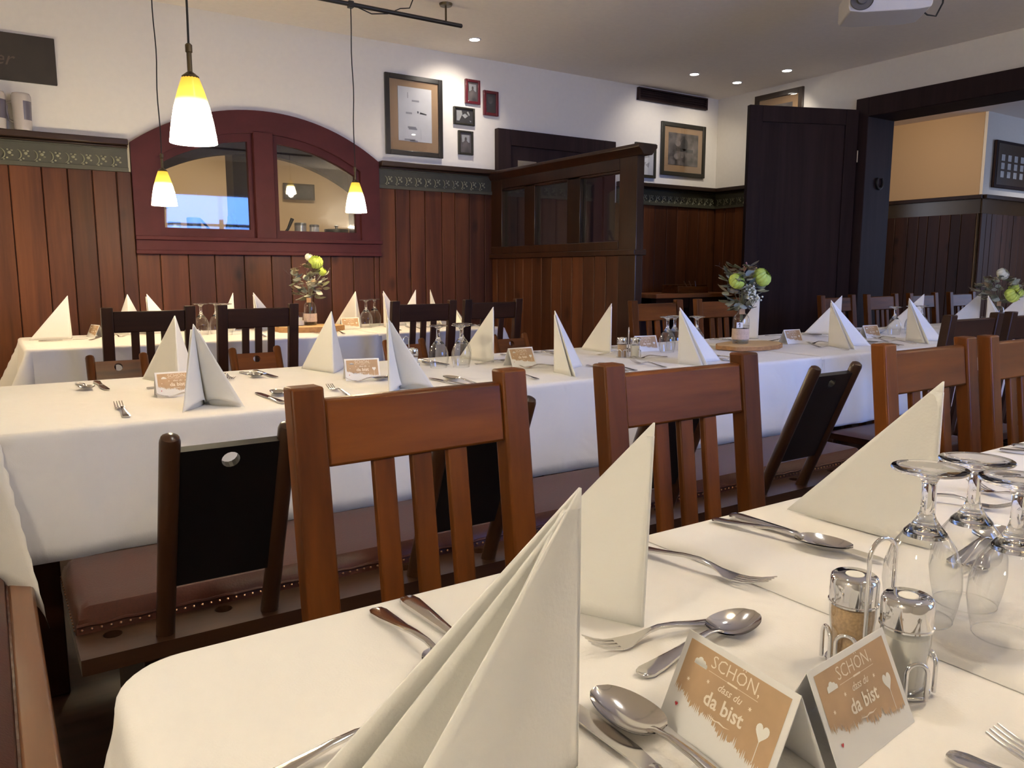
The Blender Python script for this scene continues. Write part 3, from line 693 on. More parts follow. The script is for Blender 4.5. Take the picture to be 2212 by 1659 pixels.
# ------------------------------------------------------------------ napkins
def napkin(S, T1, T2, h, label, group, zt=ZT, A=None, bulge=0.012, curl=0.0):
    o0 = Vector((S[0], S[1], zt)); top = Vector((0, 0, h)) if A is None else Vector((A[0] - S[0], A[1] - S[1], h))
    b = MB()
    for (T, sg) in ((T1, 1), (T2, -1)):
        t = Vector((T[0] - S[0], T[1] - S[1], 0)); nrm = Vector((-t.y, t.x, 0)).normalized() * sg
        def f(u, v, t=t, nrm=nrm):
            v = v * 0.995; base = t * u * (1 - v) + top * v
            k = sin(pi * min(1, u * 1.0)) * (1 - v) * (0.45 + 0.55 * (1 - v))
            p = base + nrm * (bulge * k)
            if curl: p = p + Vector((0, 0, 1)) * (curl * sin(pi * u) * (1 - v) ** 6)
            return p
        b.grid(f, 12, 14)
        # inner pocket layer, slightly apart from the outer one
        def g(u, v, t=t, nrm=nrm):
            v = v * 0.93; base = t * (0.86 * u) * (1 - v) + top * v
            k = sin(pi * u) * (1 - v)
            return base + nrm * (bulge * 0.4 * k) - nrm * (0.0045 * (0.3 + u))
        b.grid(g, 8, 10)
    o = b.build('folded_napkin', NAPK, smooth=50, loc=o0); md = o.modifiers.new('solid', 'SOLIDIFY'); md.thickness = 0.0018; md.offset = 0
    tag(o, label, 'napkin', group); return o
GF, GM, GBK = 'folded napkins on the front table', 'folded napkins on the middle table', 'folded napkins on the back table'
napkin((0.325, 0.405), (0.150, 0.385), (0.150, 0.482), 0.2095, 'largest white napkin pyramid, at the near side of the front table', GF, A=(0.312, 0.389), bulge=0.016)
napkin((0.515, 0.541), (0.442, 0.706), (0.535, 0.722), 0.205, 'white napkin pyramid just behind the largest one on the front table', GF, A=(0.525, 0.543), bulge=0.004)
napkin((0.962, 0.497), (0.953, 0.706), (1.03, 0.690), 0.211, 'cream-lit napkin pyramid standing behind the wine glasses on the front table', GF, zt=ZC, A=(0.980, 0.508), bulge=0.003)
for i, (S, T1, T2, A, bl, cu) in enumerate([
    ((0.462, 2.175), (0.385, 2.062), (0.535, 2.050), (0.440, 2.150), 0.022, 0.02),
    ((1.015, 2.135), (0.945, 2.060), (1.090, 2.050), (0.970, 2.112), 0.018, 0.018),
    ((1.637, 2.196), (1.615, 2.045), (1.835, 2.285), None, 0.010, 0.0),
    ((2.175, 2.130), (2.205, 2.005), (2.400, 2.120), None, 0.008, 0.0),
    ((3.275, 2.245), (3.215, 2.065), (3.450, 2.140), None, 0.006, 0.0),
    ((3.850, 2.200), (3.760, 2.030), (4.010, 2.100), None, 0.006, 0.0),
    ((4.640, 2.200), (4.640, 2.050), (4.850, 2.260), None, 0.006, 0.0)]):
    napkin(S, T1, T2, 0.215, ORD[i] + ' white napkin from the left in the near row of the middle table', GM, zt=ZT if S[0] < 2.7 else ZC, A=A, bulge=bl, curl=cu)
for i, (S, T1, T2) in enumerate([((0.478, 2.590), (0.405, 2.795), (0.560, 2.740)), ((0.978, 2.585), (0.935, 2.790), (1.075, 2.730)), ((1.622, 2.570), (1.585, 2.775), (1.700, 2.745)),
    ((2.222, 2.575), (2.225, 2.785), (2.300, 2.770)), ((3.320, 2.690), (3.270, 2.825), (3.400, 2.815)), ((3.950, 2.640), (3.850, 2.800), (4.020, 2.790)), ((4.640, 2.560), (4.580, 2.760), (4.720, 2.750)), ((5.310, 2.560), (5.140, 2.700), (5.400, 2.730)), ((5.920, 2.560), (5.760, 2.700), (6.000, 2.730))]):
    napkin(S, T1, T2, 0.215, ORD[i] + ' white napkin from the left in the far row of the middle table', GM, zt=ZT if S[0] < 2.7 else ZC, bulge=0.004)
for i, (S, T1, T2, A) in enumerate([((0.352, 4.690), (0.165, 4.700), (0.37, 4.86), None), ((0.648, 4.80), (0.58, 4.92), (0.76, 4.90), None), ((0.746, 4.80), (0.73, 4.64), (0.92, 4.84), None), ((1.214, 4.80), (1.14, 4.92), (1.25, 4.93), None), ((1.332, 4.80), (1.33, 4.64), (1.52, 4.84), None),
    ((1.899, 4.60), (1.82, 4.78), (2.0, 4.76), None), ((2.084, 4.60), (2.05, 4.45), (2.27, 4.66), None), ((2.412, 4.80), (2.33, 4.92), (2.45, 4.93), None), ((2.500, 4.76), (2.50, 4.60), (2.64, 4.88), None)]):
    napkin(S, T1, T2, 0.226 if i < 8 else 0.2265, ORD[i] + ' white napkin from the left among those on the back table', GBK, A=A, zt=ZT if S[0] < 1.8 else ZC, bulge=0.004)
napkin((2.481, 4.40), (2.49, 4.25), (2.62, 4.47), 0.125, 'short slumped white napkin at the near right edge of the back table', GBK, zt=ZC, bulge=0.004)

# ------------------------------------------------------------------ cutlery (tip towards +Y, length centred)
def handle_secs(y0, y1, z, wmax=0.019, neck=0.006, th=0.0042):
    out = []
    for t, wd, zz, tt in ((0, 0.008, 0.0, 0.6), (0.02, 0.014, 0, 0.9), (0.08, 1.0, 0.0, 1), (0.22, 0.9, 0.001, 1), (0.45, 0.62, 0.004, 1), (0.7, 0.42, 0.008, 1), (0.88, 0.33, 0.009, 1), (1.0, 0.34, 0.007, 1)):
        ww = wd if wd < 0.02 else max(neck, wmax * wd)
        out.append((y0 + (y1 - y0) * t, z + zz, ww, th * tt))
    return out
def fork_mesh(L=0.195):
    b = MB(); y0 = -L / 2; yh = y0 + L * 0.60
    s = handle_secs(y0, yh, 0.003)
    s += [(yh + 0.012, 0.0065, 0.012, 0.003), (yh + 0.024, 0.0035, 0.0225, 0.0024), (yh + 0.034, 0.003, 0.0245, 0.0022)]
    b.loft(s)
    yt = yh + 0.033; yl = L / 2 - yt
    for k in range(4):
        x = -0.0094 + k * 0.00627
        sec = [(yt + yl * q, 0.003 + 0.011 * q ** 1.8, 0.0042 * (1 - 0.45 * q), 0.0022 * (1 - 0.3 * q)) for q in (0, 0.3, 0.6, 0.85, 1.0)]
        k0 = len(b.v); b.loft(sec, 6)
        for i in range(k0, len(b.v)): b.v[i] = (b.v[i][0] + x, b.v[i][1], b.v[i][2])
    return b.mesh('fork', STEEL)
def spoon_mesh(L=0.195):
    b = MB(); y0 = -L / 2; yh = y0 + L * 0.64; bl = L / 2 - yh + 0.004; W = 0.0205; D = 0.0095
    b.loft(handle_secs(y0, yh, 0.003) + [(yh + 0.006, 0.0085, 0.009, 0.0028)])
    def wid(t): return W * sqrt(max(0, 1 - abs(2 * t - 1) ** 2.3)) * (1.06 - 0.16 * (2 * t - 1) * 0.9)
    for off in (0, 0.0014):
        def f(u, v, off=off):
            t = v; x = (2 * u - 1) * wid(t); rr = (2 * u - 1) ** 2; q = (1 - rr) * (1 - abs(2 * t - 1) ** 2.2)
            return (x, yh - 0.004 + bl * t, 0.0112 + 0.002 * t - D * q - off)
        b.grid(f, 14, 18)
    return b.mesh('spoon', STEEL, 60)
def knife_mesh(L=0.225):
    b = MB(); y0 = -L / 2
    b.loft([(y0, 0.004, 0.010, 0.003), (y0 + 0.004, 0.004, 0.017, 0.006), (y0 + 0.015, 0.004, 0.020, 0.0075), (y0 + 0.05, 0.004, 0.016, 0.0075), (y0 + 0.085, 0.004, 0.0115, 0.007), (y0 + 0.100, 0.004, 0.0105, 0.0068), (y0 + 0.103, 0.004, 0.013, 0.0068), (y0 + 0.107, 0.004, 0.013, 0.005)])
    pr = [(-0.006, y0 + 0.106), (0.0065, y0 + 0.106), (0.010, y0 + 0.13), (0.0105, y0 + 0.17), (0.009, y0 + 0.205), (0.004, y0 + 0.221), (-0.003, y0 + L), (-0.0065, y0 + 0.215), (-0.0065, y0 + 0.15)]
    b.prism(pr, lambda u, v, t: (u, v, t), 0.0032, 0.0048)
    return b.mesh('knife', STEEL, 50)
CUT = {'fork': fork_mesh(), 'spoon': spoon_mesh(), 'knife': knife_mesh(), 'dessert_fork': fork_mesh(0.165), 'dessert_spoon': spoon_mesh(0.17)}
def cut(kind, hx, hy, tx, ty, label, group, z=None, flip=False):
    o = bpy.data.objects.new(kind, CUT[kind]); COL.objects.link(o)
    x, y = (hx + tx) / 2, (hy + ty) / 2
    if z is None:
        z = ZT
        if (y < 1 and max(hx, tx) > 0.66) or (1.9 < y < 3 and max(hx, tx) > 2.85) or (y > 4 and max(hx, tx) > 1.83): z = ZC
    o.location = (x, y, z); o.rotation_euler = (0, 0, atan2(-(tx - hx), ty - hy))
    tag(o, label, 'cutlery', group); return o
def cutd(kind, hx, hy, deg, label, group, z=None):
    L = {'fork': 0.195, 'spoon': 0.195, 'knife': 0.225, 'dessert_fork': 0.165, 'dessert_spoon': 0.17}[kind]; a = radians(deg)
    return cut(kind, hx, hy, hx + L * cos(a), hy + L * sin(a), label, group, z)
FG, MG, BG = 'cutlery on the front table', 'cutlery on the middle table', 'cutlery on the back table'
cutd('spoon', 0.309, 0.722, -88, 'spoon left of the far-edge knife, bowl hidden behind the largest napkin', FG)
cutd('knife', 0.347, 0.728, -90, 'knife with its handle at the far edge, tip hidden behind the largest napkin', FG)
cut('fork', 0.058 + 0.05, 0.500, 0.285, 0.520, 'fork lying left of the largest napkin at the bottom edge, mostly hidden', FG)
cut('spoon', 0.388, 0.268, 0.390, 0.463, 'dinner spoon between the largest napkin and the left card', FG)
cut('knife', 0.362, 0.262, 0.361, 0.487, 'knife just left of the dinner spoon, right of the largest napkin', FG)
cut('dessert_fork', 0.590, 0.500, 0.440, 0.528, 'dessert fork with tines to the left, above the left card', FG)
cut('dessert_spoon', 0.447, 0.470, 0.612, 0.487, 'dessert spoon crossing the fork, its shiny bowl behind the left card', FG)
cut('fork', 0.652, 0.715, 0.688, 0.523, 'dinner fork right of the second napkin, tines towards the camera', FG)
cut('knife', 0.856, 0.726, 0.866, 0.502, 'knife beside the spoon on the front table, left of the cream-lit napkin', FG)
cut('spoon', 0.822, 0.728, 0.855, 0.537, 'spoon resting beside the long knife, left of the cream-lit napkin', FG)
cut('dessert_fork', 1.150, 0.665, 1.215, 0.515, 'fork seen behind the left wine glass stem', FG)
cut('dessert_fork', 1.245, 0.46, 1.30, 0.62, 'fork at the right edge with tines pointing away, behind the glasses', FG)
cut('dessert_spoon', 0.93, 0.455, 1.09, 0.475, 'spoon lying behind the wine glasses', FG)
cut('dessert_fork', 1.07, 0.445, 0.91, 0.43, 'dark fork handle seen through the wine glasses', FG)
cutd('spoon', 1.62, 0.722, -78, 'spoon at the far edge of the front table, top right', FG)
cutd('knife', 1.68, 0.728, -80, 'knife at the far edge of the front table, farthest right', FG)
cut('spoon', 0.5535, 0.262, 0.568, 0.07, 'spoon handle at the bottom edge below the salt shaker', FG)
cut('fork', 0.603, 0.060, 0.594, 0.252, 'fork with two tines showing at the bottom right edge', FG)
# settings on the middle table
for i, c in enumerate((0.445, 1.005, 1.66, 2.22, 3.33, 3.87)):
    o = ORD[i]
    e = ' near-row napkin of the middle table'
    j = random.uniform(-0.012, 0.012)
    cut('fork', c - 0.19 + j, 2.06, c - 0.19 + j * 2, 2.25, 'steel fork left of the ' + o + e, MG)
    cut('knife', c + 0.185 + j, 2.045, c + 0.18, 2.27, 'steel knife right of the ' + o + e, MG)
    cut('spoon', c + 0.232 + j, 2.05, c + 0.222, 2.245, 'steel spoon right of the ' + o + e, MG)
    cut('dessert_fork', c + 0.09, 2.325, c - 0.075, 2.335 + j, 'dessert fork across the setting behind the ' + o + e, MG)
for i, c in enumerate((0.478, 0.978, 1.622, 2.222, 3.32, 3.95)):
    o = ORD[i]; e = ' far-row napkin of the middle table'
    j = random.uniform(-0.012, 0.012)
    cut('knife', c - 0.205 + j, 2.79, c - 0.20, 2.565, 'steel knife left of the ' + o + e, MG)
    cut('spoon', c - 0.255 + j, 2.78, c - 0.245 + j, 2.585, 'steel spoon left of the ' + o + e, MG)
    cut('fork', c + 0.17, 2.78, c + 0.165 + j, 2.585, 'steel fork right of the ' + o + e, MG)
    if i not in (1,): cut('dessert_spoon', c - 0.10, 2.545, c + 0.07, 2.53 + j, 'dessert spoon in front of the ' + o + e, MG)
cut('dessert_spoon', 1.17, 2.41, 1.0, 2.30, 'dessert spoon in front of the second place card on the middle table', MG)
for i, (k, hx, hy, tx, ty) in enumerate([('knife', 0.20, 4.58, 0.425, 4.60), ('spoon', 0.42, 4.52, 0.55, 4.665), ('fork', 0.53, 4.80, 0.60, 4.62), ('spoon', 0.86, 4.30, 0.90, 4.50), ('fork', 1.23, 4.24, 1.24, 4.43), ('knife', 1.55, 4.22, 1.54, 4.44), ('fork', 1.66, 4.20, 1.67, 4.39), ('spoon', 2.02, 4.22, 2.04, 4.42), ('fork', 2.17, 4.22, 2.15, 4.42), ('knife', 2.28, 4.23, 2.27, 4.45), ('spoon', 2.585, 4.22, 2.60, 4.42)]):
    cut(k, hx, hy, tx, ty, ORD[[0, 0, 0, 1, 1, 1, 2, 2, 3, 2, 3][i]] + ' steel ' + k + ' from the left on the back table', BG)

# ------------------------------------------------------------------ glasses
def glass_thing():
    t = empty('wine_glass', (0, 0, 0))
    b = MB(); b.lathe([(0.0295, 0.0), (0.0335, 0.018), (0.0362, 0.036), (0.0352, 0.055), (0.029, 0.075), (0.019, 0.090), (0.009, 0.0975), (0.0001, 0.099)], 40, cap=False); b.build('bowl', GLASS, t, smooth=180)
    b = MB(); b.tube([(0.0295 * cos(2 * pi * i / 40), 0.0295 * sin(2 * pi * i / 40), 0.0006) for i in range(40)], 0.0006, 6, closed=True); b.build('rim', GLASS, t, smooth=180)
    b = MB(); b.lathe([(0.0001, 0.0955), (0.008, 0.0945), (0.0155, 0.0905), (0.0205, 0.0865), (0.0195, 0.0902), (0.0130, 0.0975), (0.0088, 0.104), (0.0062, 0.112), (0.0056, 0.125), (0.0062, 0.138), (0.009, 0.1445), (0.018, 0.1485), (0.030, 0.1508), (0.0346, 0.1520), (0.0352, 0.1533), (0.0346, 0.1546), (0.026, 0.1540), (0.012, 0.1520), (0.0001, 0.1512)], 36, cap=False)
    b.build('stem_and_foot', STEMG, t, smooth=180)
    return t
gl0 = glass_thing(); gused = [False]
def glass(x, y, label, group, s=1.0):
    o = gl0 if not gused[0] else copy_tree(gl0); gused[0] = True
    z = ZT
    if (y < 1 and x > 0.66) or (1.9 < y < 3 and x > 2.85) or (y > 4 and x > 1.83): z = ZC
    o.location = (x, y, z); o.scale = (s, s, s); tag(o, label, 'glass', group)
GG = 'upturned wine glasses on the front table'
glass(0.757, 0.399, 'upturned wine glass left of the others, behind the salt and pepper', GG)
glass(0.832, 0.392, 'upturned wine glass farthest back of the three on the front table', GG)
glass(0.786, 0.330, 'upturned wine glass cut off by the right edge of the picture', GG)
GG = 'upturned wine glasses on the middle table'
glass(1.362, 2.535, 'left upturned glass between the second near and third far napkins of the middle table', GG)
glass(1.440, 2.505, 'right front upturned glass between the second near and third far napkins of the middle table', GG)
glass(1.490, 2.585, 'upturned glass half hidden behind two others in the middle table left half', GG)
glass(2.462, 2.480, 'left upturned glass behind the fourth near-row napkin of the middle table', GG)
glass(2.535, 2.510, 'upturned glass next to the left one behind the fourth near-row napkin', GG)
glass(2.590, 2.430, 'right upturned glass with its foot showing right of the fourth near-row napkin', GG)
glass(4.16, 2.45, 'left upturned glass beside the sixth near-row napkin of the middle table', GG)
glass(4.33, 2.45, 'upturned glass right behind the sixth near-row napkin', GG)
glass(4.45, 2.46, 'upturned glass farthest right behind the sixth near-row napkin', GG)
GG = 'upturned wine glasses on the back table'
glass(0.985, 4.60, 'left upturned glass above the first dark chair on the back table', GG, 1.12)
glass(1.075, 4.64, 'middle upturned glass in the left cluster on the back table', GG, 1.12)
glass(1.095, 4.52, 'right upturned glass in the left cluster on the back table', GG, 1.12)
glass(1.965, 4.60, 'left of two upturned glasses between napkins right of the back bouquet', GG, 1.12)
glass(2.075, 4.72, 'right of two upturned glasses between napkins right of the back bouquet', GG, 1.12)

# ------------------------------------------------------------------ salt and pepper sets
def cruet():
    t = empty('salt_and_pepper_set', (0, 0, 0))
    for y, nm_, fill, hh in ((0.026, 'pepper_shaker', PEPP, 0.0545), (-0.026, 'salt_shaker', SALTM, 0.0500)):
        g = MB(); g.lathe([(0.0001, 0.003), (0.015, 0.003), (0.0175, 0.006), (0.0178, 0.03), (0.0195, 0.045), (0.0195, 0.0600)], 28, (0, y, 0), cap=False); o = g.build(nm_, GLASS, t, smooth=60)
        c = MB(); c.lathe([(0.0196, 0.0565), (0.0212, 0.0570), (0.0212, 0.0585), (0.0203, 0.0592), (0.0204, 0.0600), (0.0206, 0.078), (0.0194, 0.0815), (0.0176, 0.083), (0.008, 0.083)], 32, (0, y, 0), cap=True); c.build('cap', CHROME, o, smooth=40)
        p = MB(); p.lathe([(0.0001, 0.0832), (0.0078, 0.0834), (0.0082, 0.0826)], 20, (0, y, 0)); p.build('sieve', SALTM, o)
        f = MB(); f.lathe([(0.0001, 0.0045), (0.0140, 0.0045), (0.0162, 0.008), (0.0166, 0.03), (0.0182, 0.045), (0.0182, hh), (0.0001, hh + 0.003)], 24, (0, y, 0), cap=False); f.build('pepper_fill' if y > 0 else 'salt_fill', fill, o)
    w = MB(); r = 0.0019
    def arch(cx, cy, ang, wd, ht):
        ux, uy = cos(ang), sin(ang)
        pts = [(cx - ux * wd, cy - uy * wd, 0.0025)] + [(cx - ux * wd * cos(a), cy - uy * wd * cos(a), ht - wd + wd * sin(a)) for a in [pi * i / 10 for i in range(11)]] + [(cx + ux * wd, cy + uy * wd, 0.0025)]
        w.tube(pts, r, 8)
    arch(0, 0, 0, 0.0165, 0.124)
    for cy, angs in ((0.026, (152, 208)), (-0.026, (-28, -118))):
        for a in angs:
            q = radians(a); arch(0.0222 * cos(q), cy + 0.0222 * sin(q), q + pi / 2, 0.0085, 0.034)
        w.tube([(0.020 * cos(2 * pi * i / 24), cy + 0.020 * sin(2 * pi * i / 24), 0.0022) for i in range(24)], 0.0016, 6, closed=True)
    w.build('wire_holder', CHROME, t, smooth=80)
    return t
c0 = cruet(); c0.location = (0.618, 0.360, ZT); c0.rotation_euler = (0, 0, -0.1)
tag(c0, 'salt and pepper shakers in a chrome wire holder behind the right card', 'cruet', 'chrome salt and pepper sets')
c1 = copy_tree(c0); c1.location = (2.165, 2.40, ZT); c1.rotation_euler = (0, 0, 0.9)
tag(c1, 'salt and pepper set on the middle table beside the fourth place card', 'cruet', 'chrome salt and pepper sets')
c2 = copy_tree(c0); c2.location = (1.215, 2.50, ZT); c2.rotation_euler = (0, 0, 0.5)
tag(c2, 'salt and pepper set mostly hidden behind the second near-row napkin', 'cruet', 'chrome salt and pepper sets')

# ------------------------------------------------------------------ place cards (tent cards with a printed front)
CW, CHh, COFF = 0.1125, 0.0735, 0.030
CRISE = sqrt(CHh ** 2 - COFF ** 2)
def face(u, v, t=0.0):     # u across, v up the front panel, t proud of it
    k = v / CHh; nx = Vector((0, -CRISE, COFF)).normalized()
    p = Vector((u, -COFF * (1 - k), CRISE * k)) + nx * t
    return tuple(p)
def text_mesh(s, size, u, v, t, mat, shear=0.0, bold=0.0):
    cu = bpy.data.curves.new('lettering', 'FONT'); cu.body = s; cu.size = size; cu.align_x = 'CENTER'; cu.shear = shear; cu.offset = bold; cu.resolution_u = 2
    ob = bpy.data.objects.new('lettering_tmp', cu); COL.objects.link(ob)
    me = bpy.data.meshes.new_from_object(ob); bpy.data.objects.remove(ob); bpy.data.curves.remove(cu)
    return [(p.co.x + u, p.co.y + v) for p in me.vertices], [tuple(f.vertices) for f in me.polygons]
def make_card():
    t = empty('place_card', (0, 0, 0))
    b = MB()
    for sg in (-1, 1):
        b.hexa([(-CW / 2, sg * COFF, 0), (CW / 2, sg * COFF, 0), (CW / 2, sg * (COFF - 0.0007), 0), (-CW / 2, sg * (COFF - 0.0007), 0), (-CW / 2, 0.0002 * sg, CRISE), (CW / 2, 0.0002 * sg, CRISE), (CW / 2, -sg * 0.0004, CRISE - 0.0003), (-CW / 2, -sg * 0.0004, CRISE - 0.0003)])
    b.build('folded_card', PAPER, t, smooth=0)
    # kraft field with a ragged grass edge at the bottom
    rn = random.Random(3); hw = CW / 2 - 0.0055; top = CHh - 0.0050
    gl = []; m = 120
    for i in range(m + 1):
        u = -hw + 2 * hw * i / m; base = 0.0300 - 0.0170 * (i / m) ** 0.7 + 0.0015 * sin(i * 0.17)
        gl.append((u, base + (rn.uniform(0.0, 0.006) if i % 2 else rn.uniform(-0.003, 0.001))))
    b = MB()
    for i in range(m):
        (ua, va), (ub, vb) = gl[i], gl[i + 1]
        b.add([face(ua, va, 0.0003), face(ub, vb, 0.0003), face(ub, top, 0.0003), face(ua, top, 0.0003)], [(0, 1, 2, 3)])
    b.build('kraft_field', KRAFT, t, smooth=0)
    b = MB()
    for s, size, u, v, sh, bo in (('SCHÖN,', 0.0135, 0.001, 0.0570, 0.0, -0.0001), ('dass du', 0.0080, 0.001, 0.0450, 0.35, 0.00005), ('da bist', 0.0150, 0.000, 0.0310, 0.0, 0.0003)):
        vs, fs = text_mesh(s, size, u, v, 0, None, sh, bo); b.add([face(x, y, 0.0006) for x, y in vs], fs)
    def flat(poly, th=0.0006): b.add([face(x, y, th) for x, y in poly], [tuple(range(len(poly)))])
    flat([(-0.024, 0.0538), (0.026, 0.0538), (0.026, 0.0541), (-0.024, 0.0541)]); flat([(-0.004, 0.0533), (0.006, 0.0533), (0.006, 0.0546), (-0.004, 0.0546)])
    flat([(-0.012, 0.0262), (-0.003, 0.0252), (0.001, 0.0262), (0.006, 0.0252), (0.012, 0.0258), (0.006, 0.0244), (0.0, 0.0250), (-0.004, 0.0242)])
    for (x, y) in ((-0.021, 0.0465), (0.022, 0.0465), (-0.040, 0.0400)):
        flat([(x + (0.0019 if i % 2 else 0.0008) * cos(2 * pi * i / 12), y + (0.0019 if i % 2 else 0.0008) * sin(2 * pi * i / 12)) for i in range(12)])
    b.build('lettering', CREAM, t, smooth=0)
    b = MB()
    def cl(cx, cy, r, n=12): flat([(cx + r * cos(2 * pi * i / n), cy + r * sin(2 * pi * i / n)) for i in range(n)], th=0.0005)
    for cx, cy, r in ((-0.038, 0.0555, 0.0022), (-0.0345, 0.0568, 0.0030), (-0.031, 0.0558, 0.0026), (-0.028, 0.0548, 0.0016)): cl(cx, cy, r)
    flat([(-0.0402, 0.0532), (-0.0266, 0.0532), (-0.0266, 0.0556), (-0.0402, 0.0556)], 0.0005)
    b.build('cloud_motif', INKW, t, smooth=0); b = MB()
    hp = [(0.0375 + 0.0060 * (16 * sin(a) ** 3) / 16, 0.0375 + 0.0072 * (13 * cos(a) - 5 * cos(2 * a) - 2 * cos(3 * a) - cos(4 * a)) / 16) for a in [2 * pi * i / 28 for i in range(28)]]
    flat(hp, 0.0005); flat([(0.0372, 0.0160), (0.0378, 0.0160), (0.0378, 0.0310), (0.0372, 0.0310)], 0.0005)
    b.build('heart_motif', INKW, t, smooth=0)
    b = MB()
    hp = [(-0.0430 + 0.0016 * sin(a) ** 3, 0.0185 + 0.0018 * (13 * cos(a) - 5 * cos(2 * a) - 2 * cos(3 * a) - cos(4 * a)) / 16) for a in [2 * pi * i / 20 for i in range(20)]]
    flat(hp, 0.0006); b.build('red_heart', REDI, t, smooth=0)
    return t
cd0 = make_card()
def card(first, x, y, deg, label, group, z=None):
    o = cd0 if first else copy_tree(cd0)
    if z is None: z = ZT if not ((1.9 < y < 3 and x > 2.85) or (y > 4 and x > 1.83)) else ZC
    o.location = (x, y, z); o.rotation_euler = (0, 0, radians(deg)); tag(o, label, 'card', group)
card(True, 0.4385, 0.3575, -96, 'left of the two large place cards reading SCHÖN dass du da bist', 'place cards on the front table')
card(False, 0.5185, 0.3255, 6, 'right of the two large place cards, in front of the salt and pepper', 'place cards on the front table')
MGc = 'place cards on the middle table'
for i, (x, y, dg) in enumerate([(0.432, 2.375, -2), (1.005, 2.40, -14), (1.648, 2.425, 2), (2.42, 2.575, -10), (3.245, 2.43, -4), (3.85, 2.40, -6)]):
    card(False, x, y, dg, ORD[i] + ' small place card from the left on the middle table', MGc)
card(False, 1.84, 4.56, -6, 'small place card beside the bouquet on the back table', 'place cards on the back table')
card(False, 0.475, 4.74, -75, 'small place card seen edge on, left of the first dark chair at the back table', 'place cards on the back table')

# ------------------------------------------------------------------ bouquets in bottles, votive jars, wood slices
def petal_ball(r, n=6, seed=0):
    b = MB(); rn = random.Random(seed)
    for layer in range(n):
        q = layer / (n - 1); k = 5 + layer * 2; rr = r * (0.74 + 0.26 * q)
        for i in range(k):
            a = 2 * pi * i / k + layer * 0.7
            def f(u, v, a=a, rr=rr, q=q, k=k):
                th = a + (u - 0.5) * (2 * pi / k) * 1.5; el = (0.95 - 0.35 * q) * pi / 2 - v * (0.55 + 1.25 * q); e = max(el, -0.9)
                R_ = rr * (1 + 0.10 * (1 - v) * q + 0.06 * sin(9 * u + layer))
                return (R_ * cos(e) * cos(th), R_ * cos(e) * sin(th), R_ * sin(e) * 0.85)
            b.grid(f, 4, 4)
    return b
def leaf_mesh(L, W, mat):
    b = MB(); b.grid(lambda u, v: ((u - 0.5) * 2 * W * sin(pi * min(1, v * 0.97 + 0.02)) ** 0.8, L * v, 0.10 * L * v * v - abs(u - 0.5) * 0.3 * W), 4, 7)
    return b.mesh('leaf', mat, 60)
LEAFM = [leaf_mesh(0.044, 0.017, LEAFG), leaf_mesh(0.040, 0.019, LEAFS), leaf_mesh(0.048, 0.013, LEAFB)]
LIMEB = petal_ball(0.036).mesh('lime_flower', LIME, 50); WHITEB = petal_ball(0.027, 4).mesh('white_flower', WPET, 50)
def berries(mat, r=0.0050, n=40, sp=0.030, seed=1):
    rn = random.Random(seed); b = MB()
    for i in range(n):
        c = Vector((rn.gauss(0, sp * 0.5), rn.gauss(0, sp * 0.5), rn.gauss(0, sp * 0.45)))
        b.lathe([(0.0001, -r), (r * 0.8, -r * 0.55), (r, 0), (r * 0.8, r * 0.55), (0.0001, r)], 6, tuple(c), cap=False)
        if i % 3 == 0: b.tube([(0, 0, -sp * 1.5), tuple(c)], 0.0006, 4)
    return b.mesh('gypsophila', mat, 60)
GYP = berries(WPET); PNK = berries(PINK, 0.0036, 14, 0.02, 4)
def bottle(loc, label, num=True):
    t = tag(empty('glass_bottle_vase', loc), label, 'vase', 'glass bottle vases')
    b = MB(); b.lathe([(0.0001, 0.0), (0.034, 0.0), (0.038, 0.005), (0.038, 0.108), (0.034, 0.124), (0.022, 0.136), (0.0165, 0.142), (0.0165, 0.166), (0.020, 0.168), (0.020, 0.174), (0.0165, 0.175)], 32, cap=False); b.build('bottle', GLASS, t, smooth=60)
    b = MB(); b.lathe([(0.0001, 0.004), (0.0350, 0.004), (0.0355, 0.07), (0.0001, 0.0705)], 28, cap=False); b.build('water', WATER, t, smooth=60)
    b = MB(); b.lathe([(0.0388, 0.020), (0.0394, 0.024), (0.0394, 0.038), (0.0388, 0.041), (0.0392, 0.045), (0.0392, 0.066), (0.0386, 0.069), (0.0384, 0.02)], 36, cap=False); b.build('lace_band', LACE, t, smooth=60)
    b = MB(); b.box(-0.017, 0.010, -0.0225, -0.0185, 0.134, 0.162); b.build('kraft_tag', CORKM, t, bevel=0.003)
    if num:
        b = MB(); b.box(-0.033, -0.004, -0.0405, -0.0385, 0.072, 0.100); b.build('number_tag', PAPER, t)
        b = MB(); b.box(-0.0200, -0.0165, -0.0412, -0.0405, 0.076, 0.096); b.hexa([(-0.0260, -0.0412, 0.0895), (-0.0235, -0.0412, 0.0880), (-0.0165, -0.0412, 0.0960), (-0.0200, -0.0412, 0.0965), (-0.0260, -0.0405, 0.0895), (-0.0235, -0.0405, 0.0880), (-0.0165, -0.0405, 0.0960), (-0.0200, -0.0405, 0.0965)])
        b.box(-0.033, -0.004, -0.0412, -0.0405, 0.0985, 0.1003); b.box(-0.033, -0.004, -0.0412, -0.0405, 0.0715, 0.0735)
        b.build('number', BLKI, t)
    return t
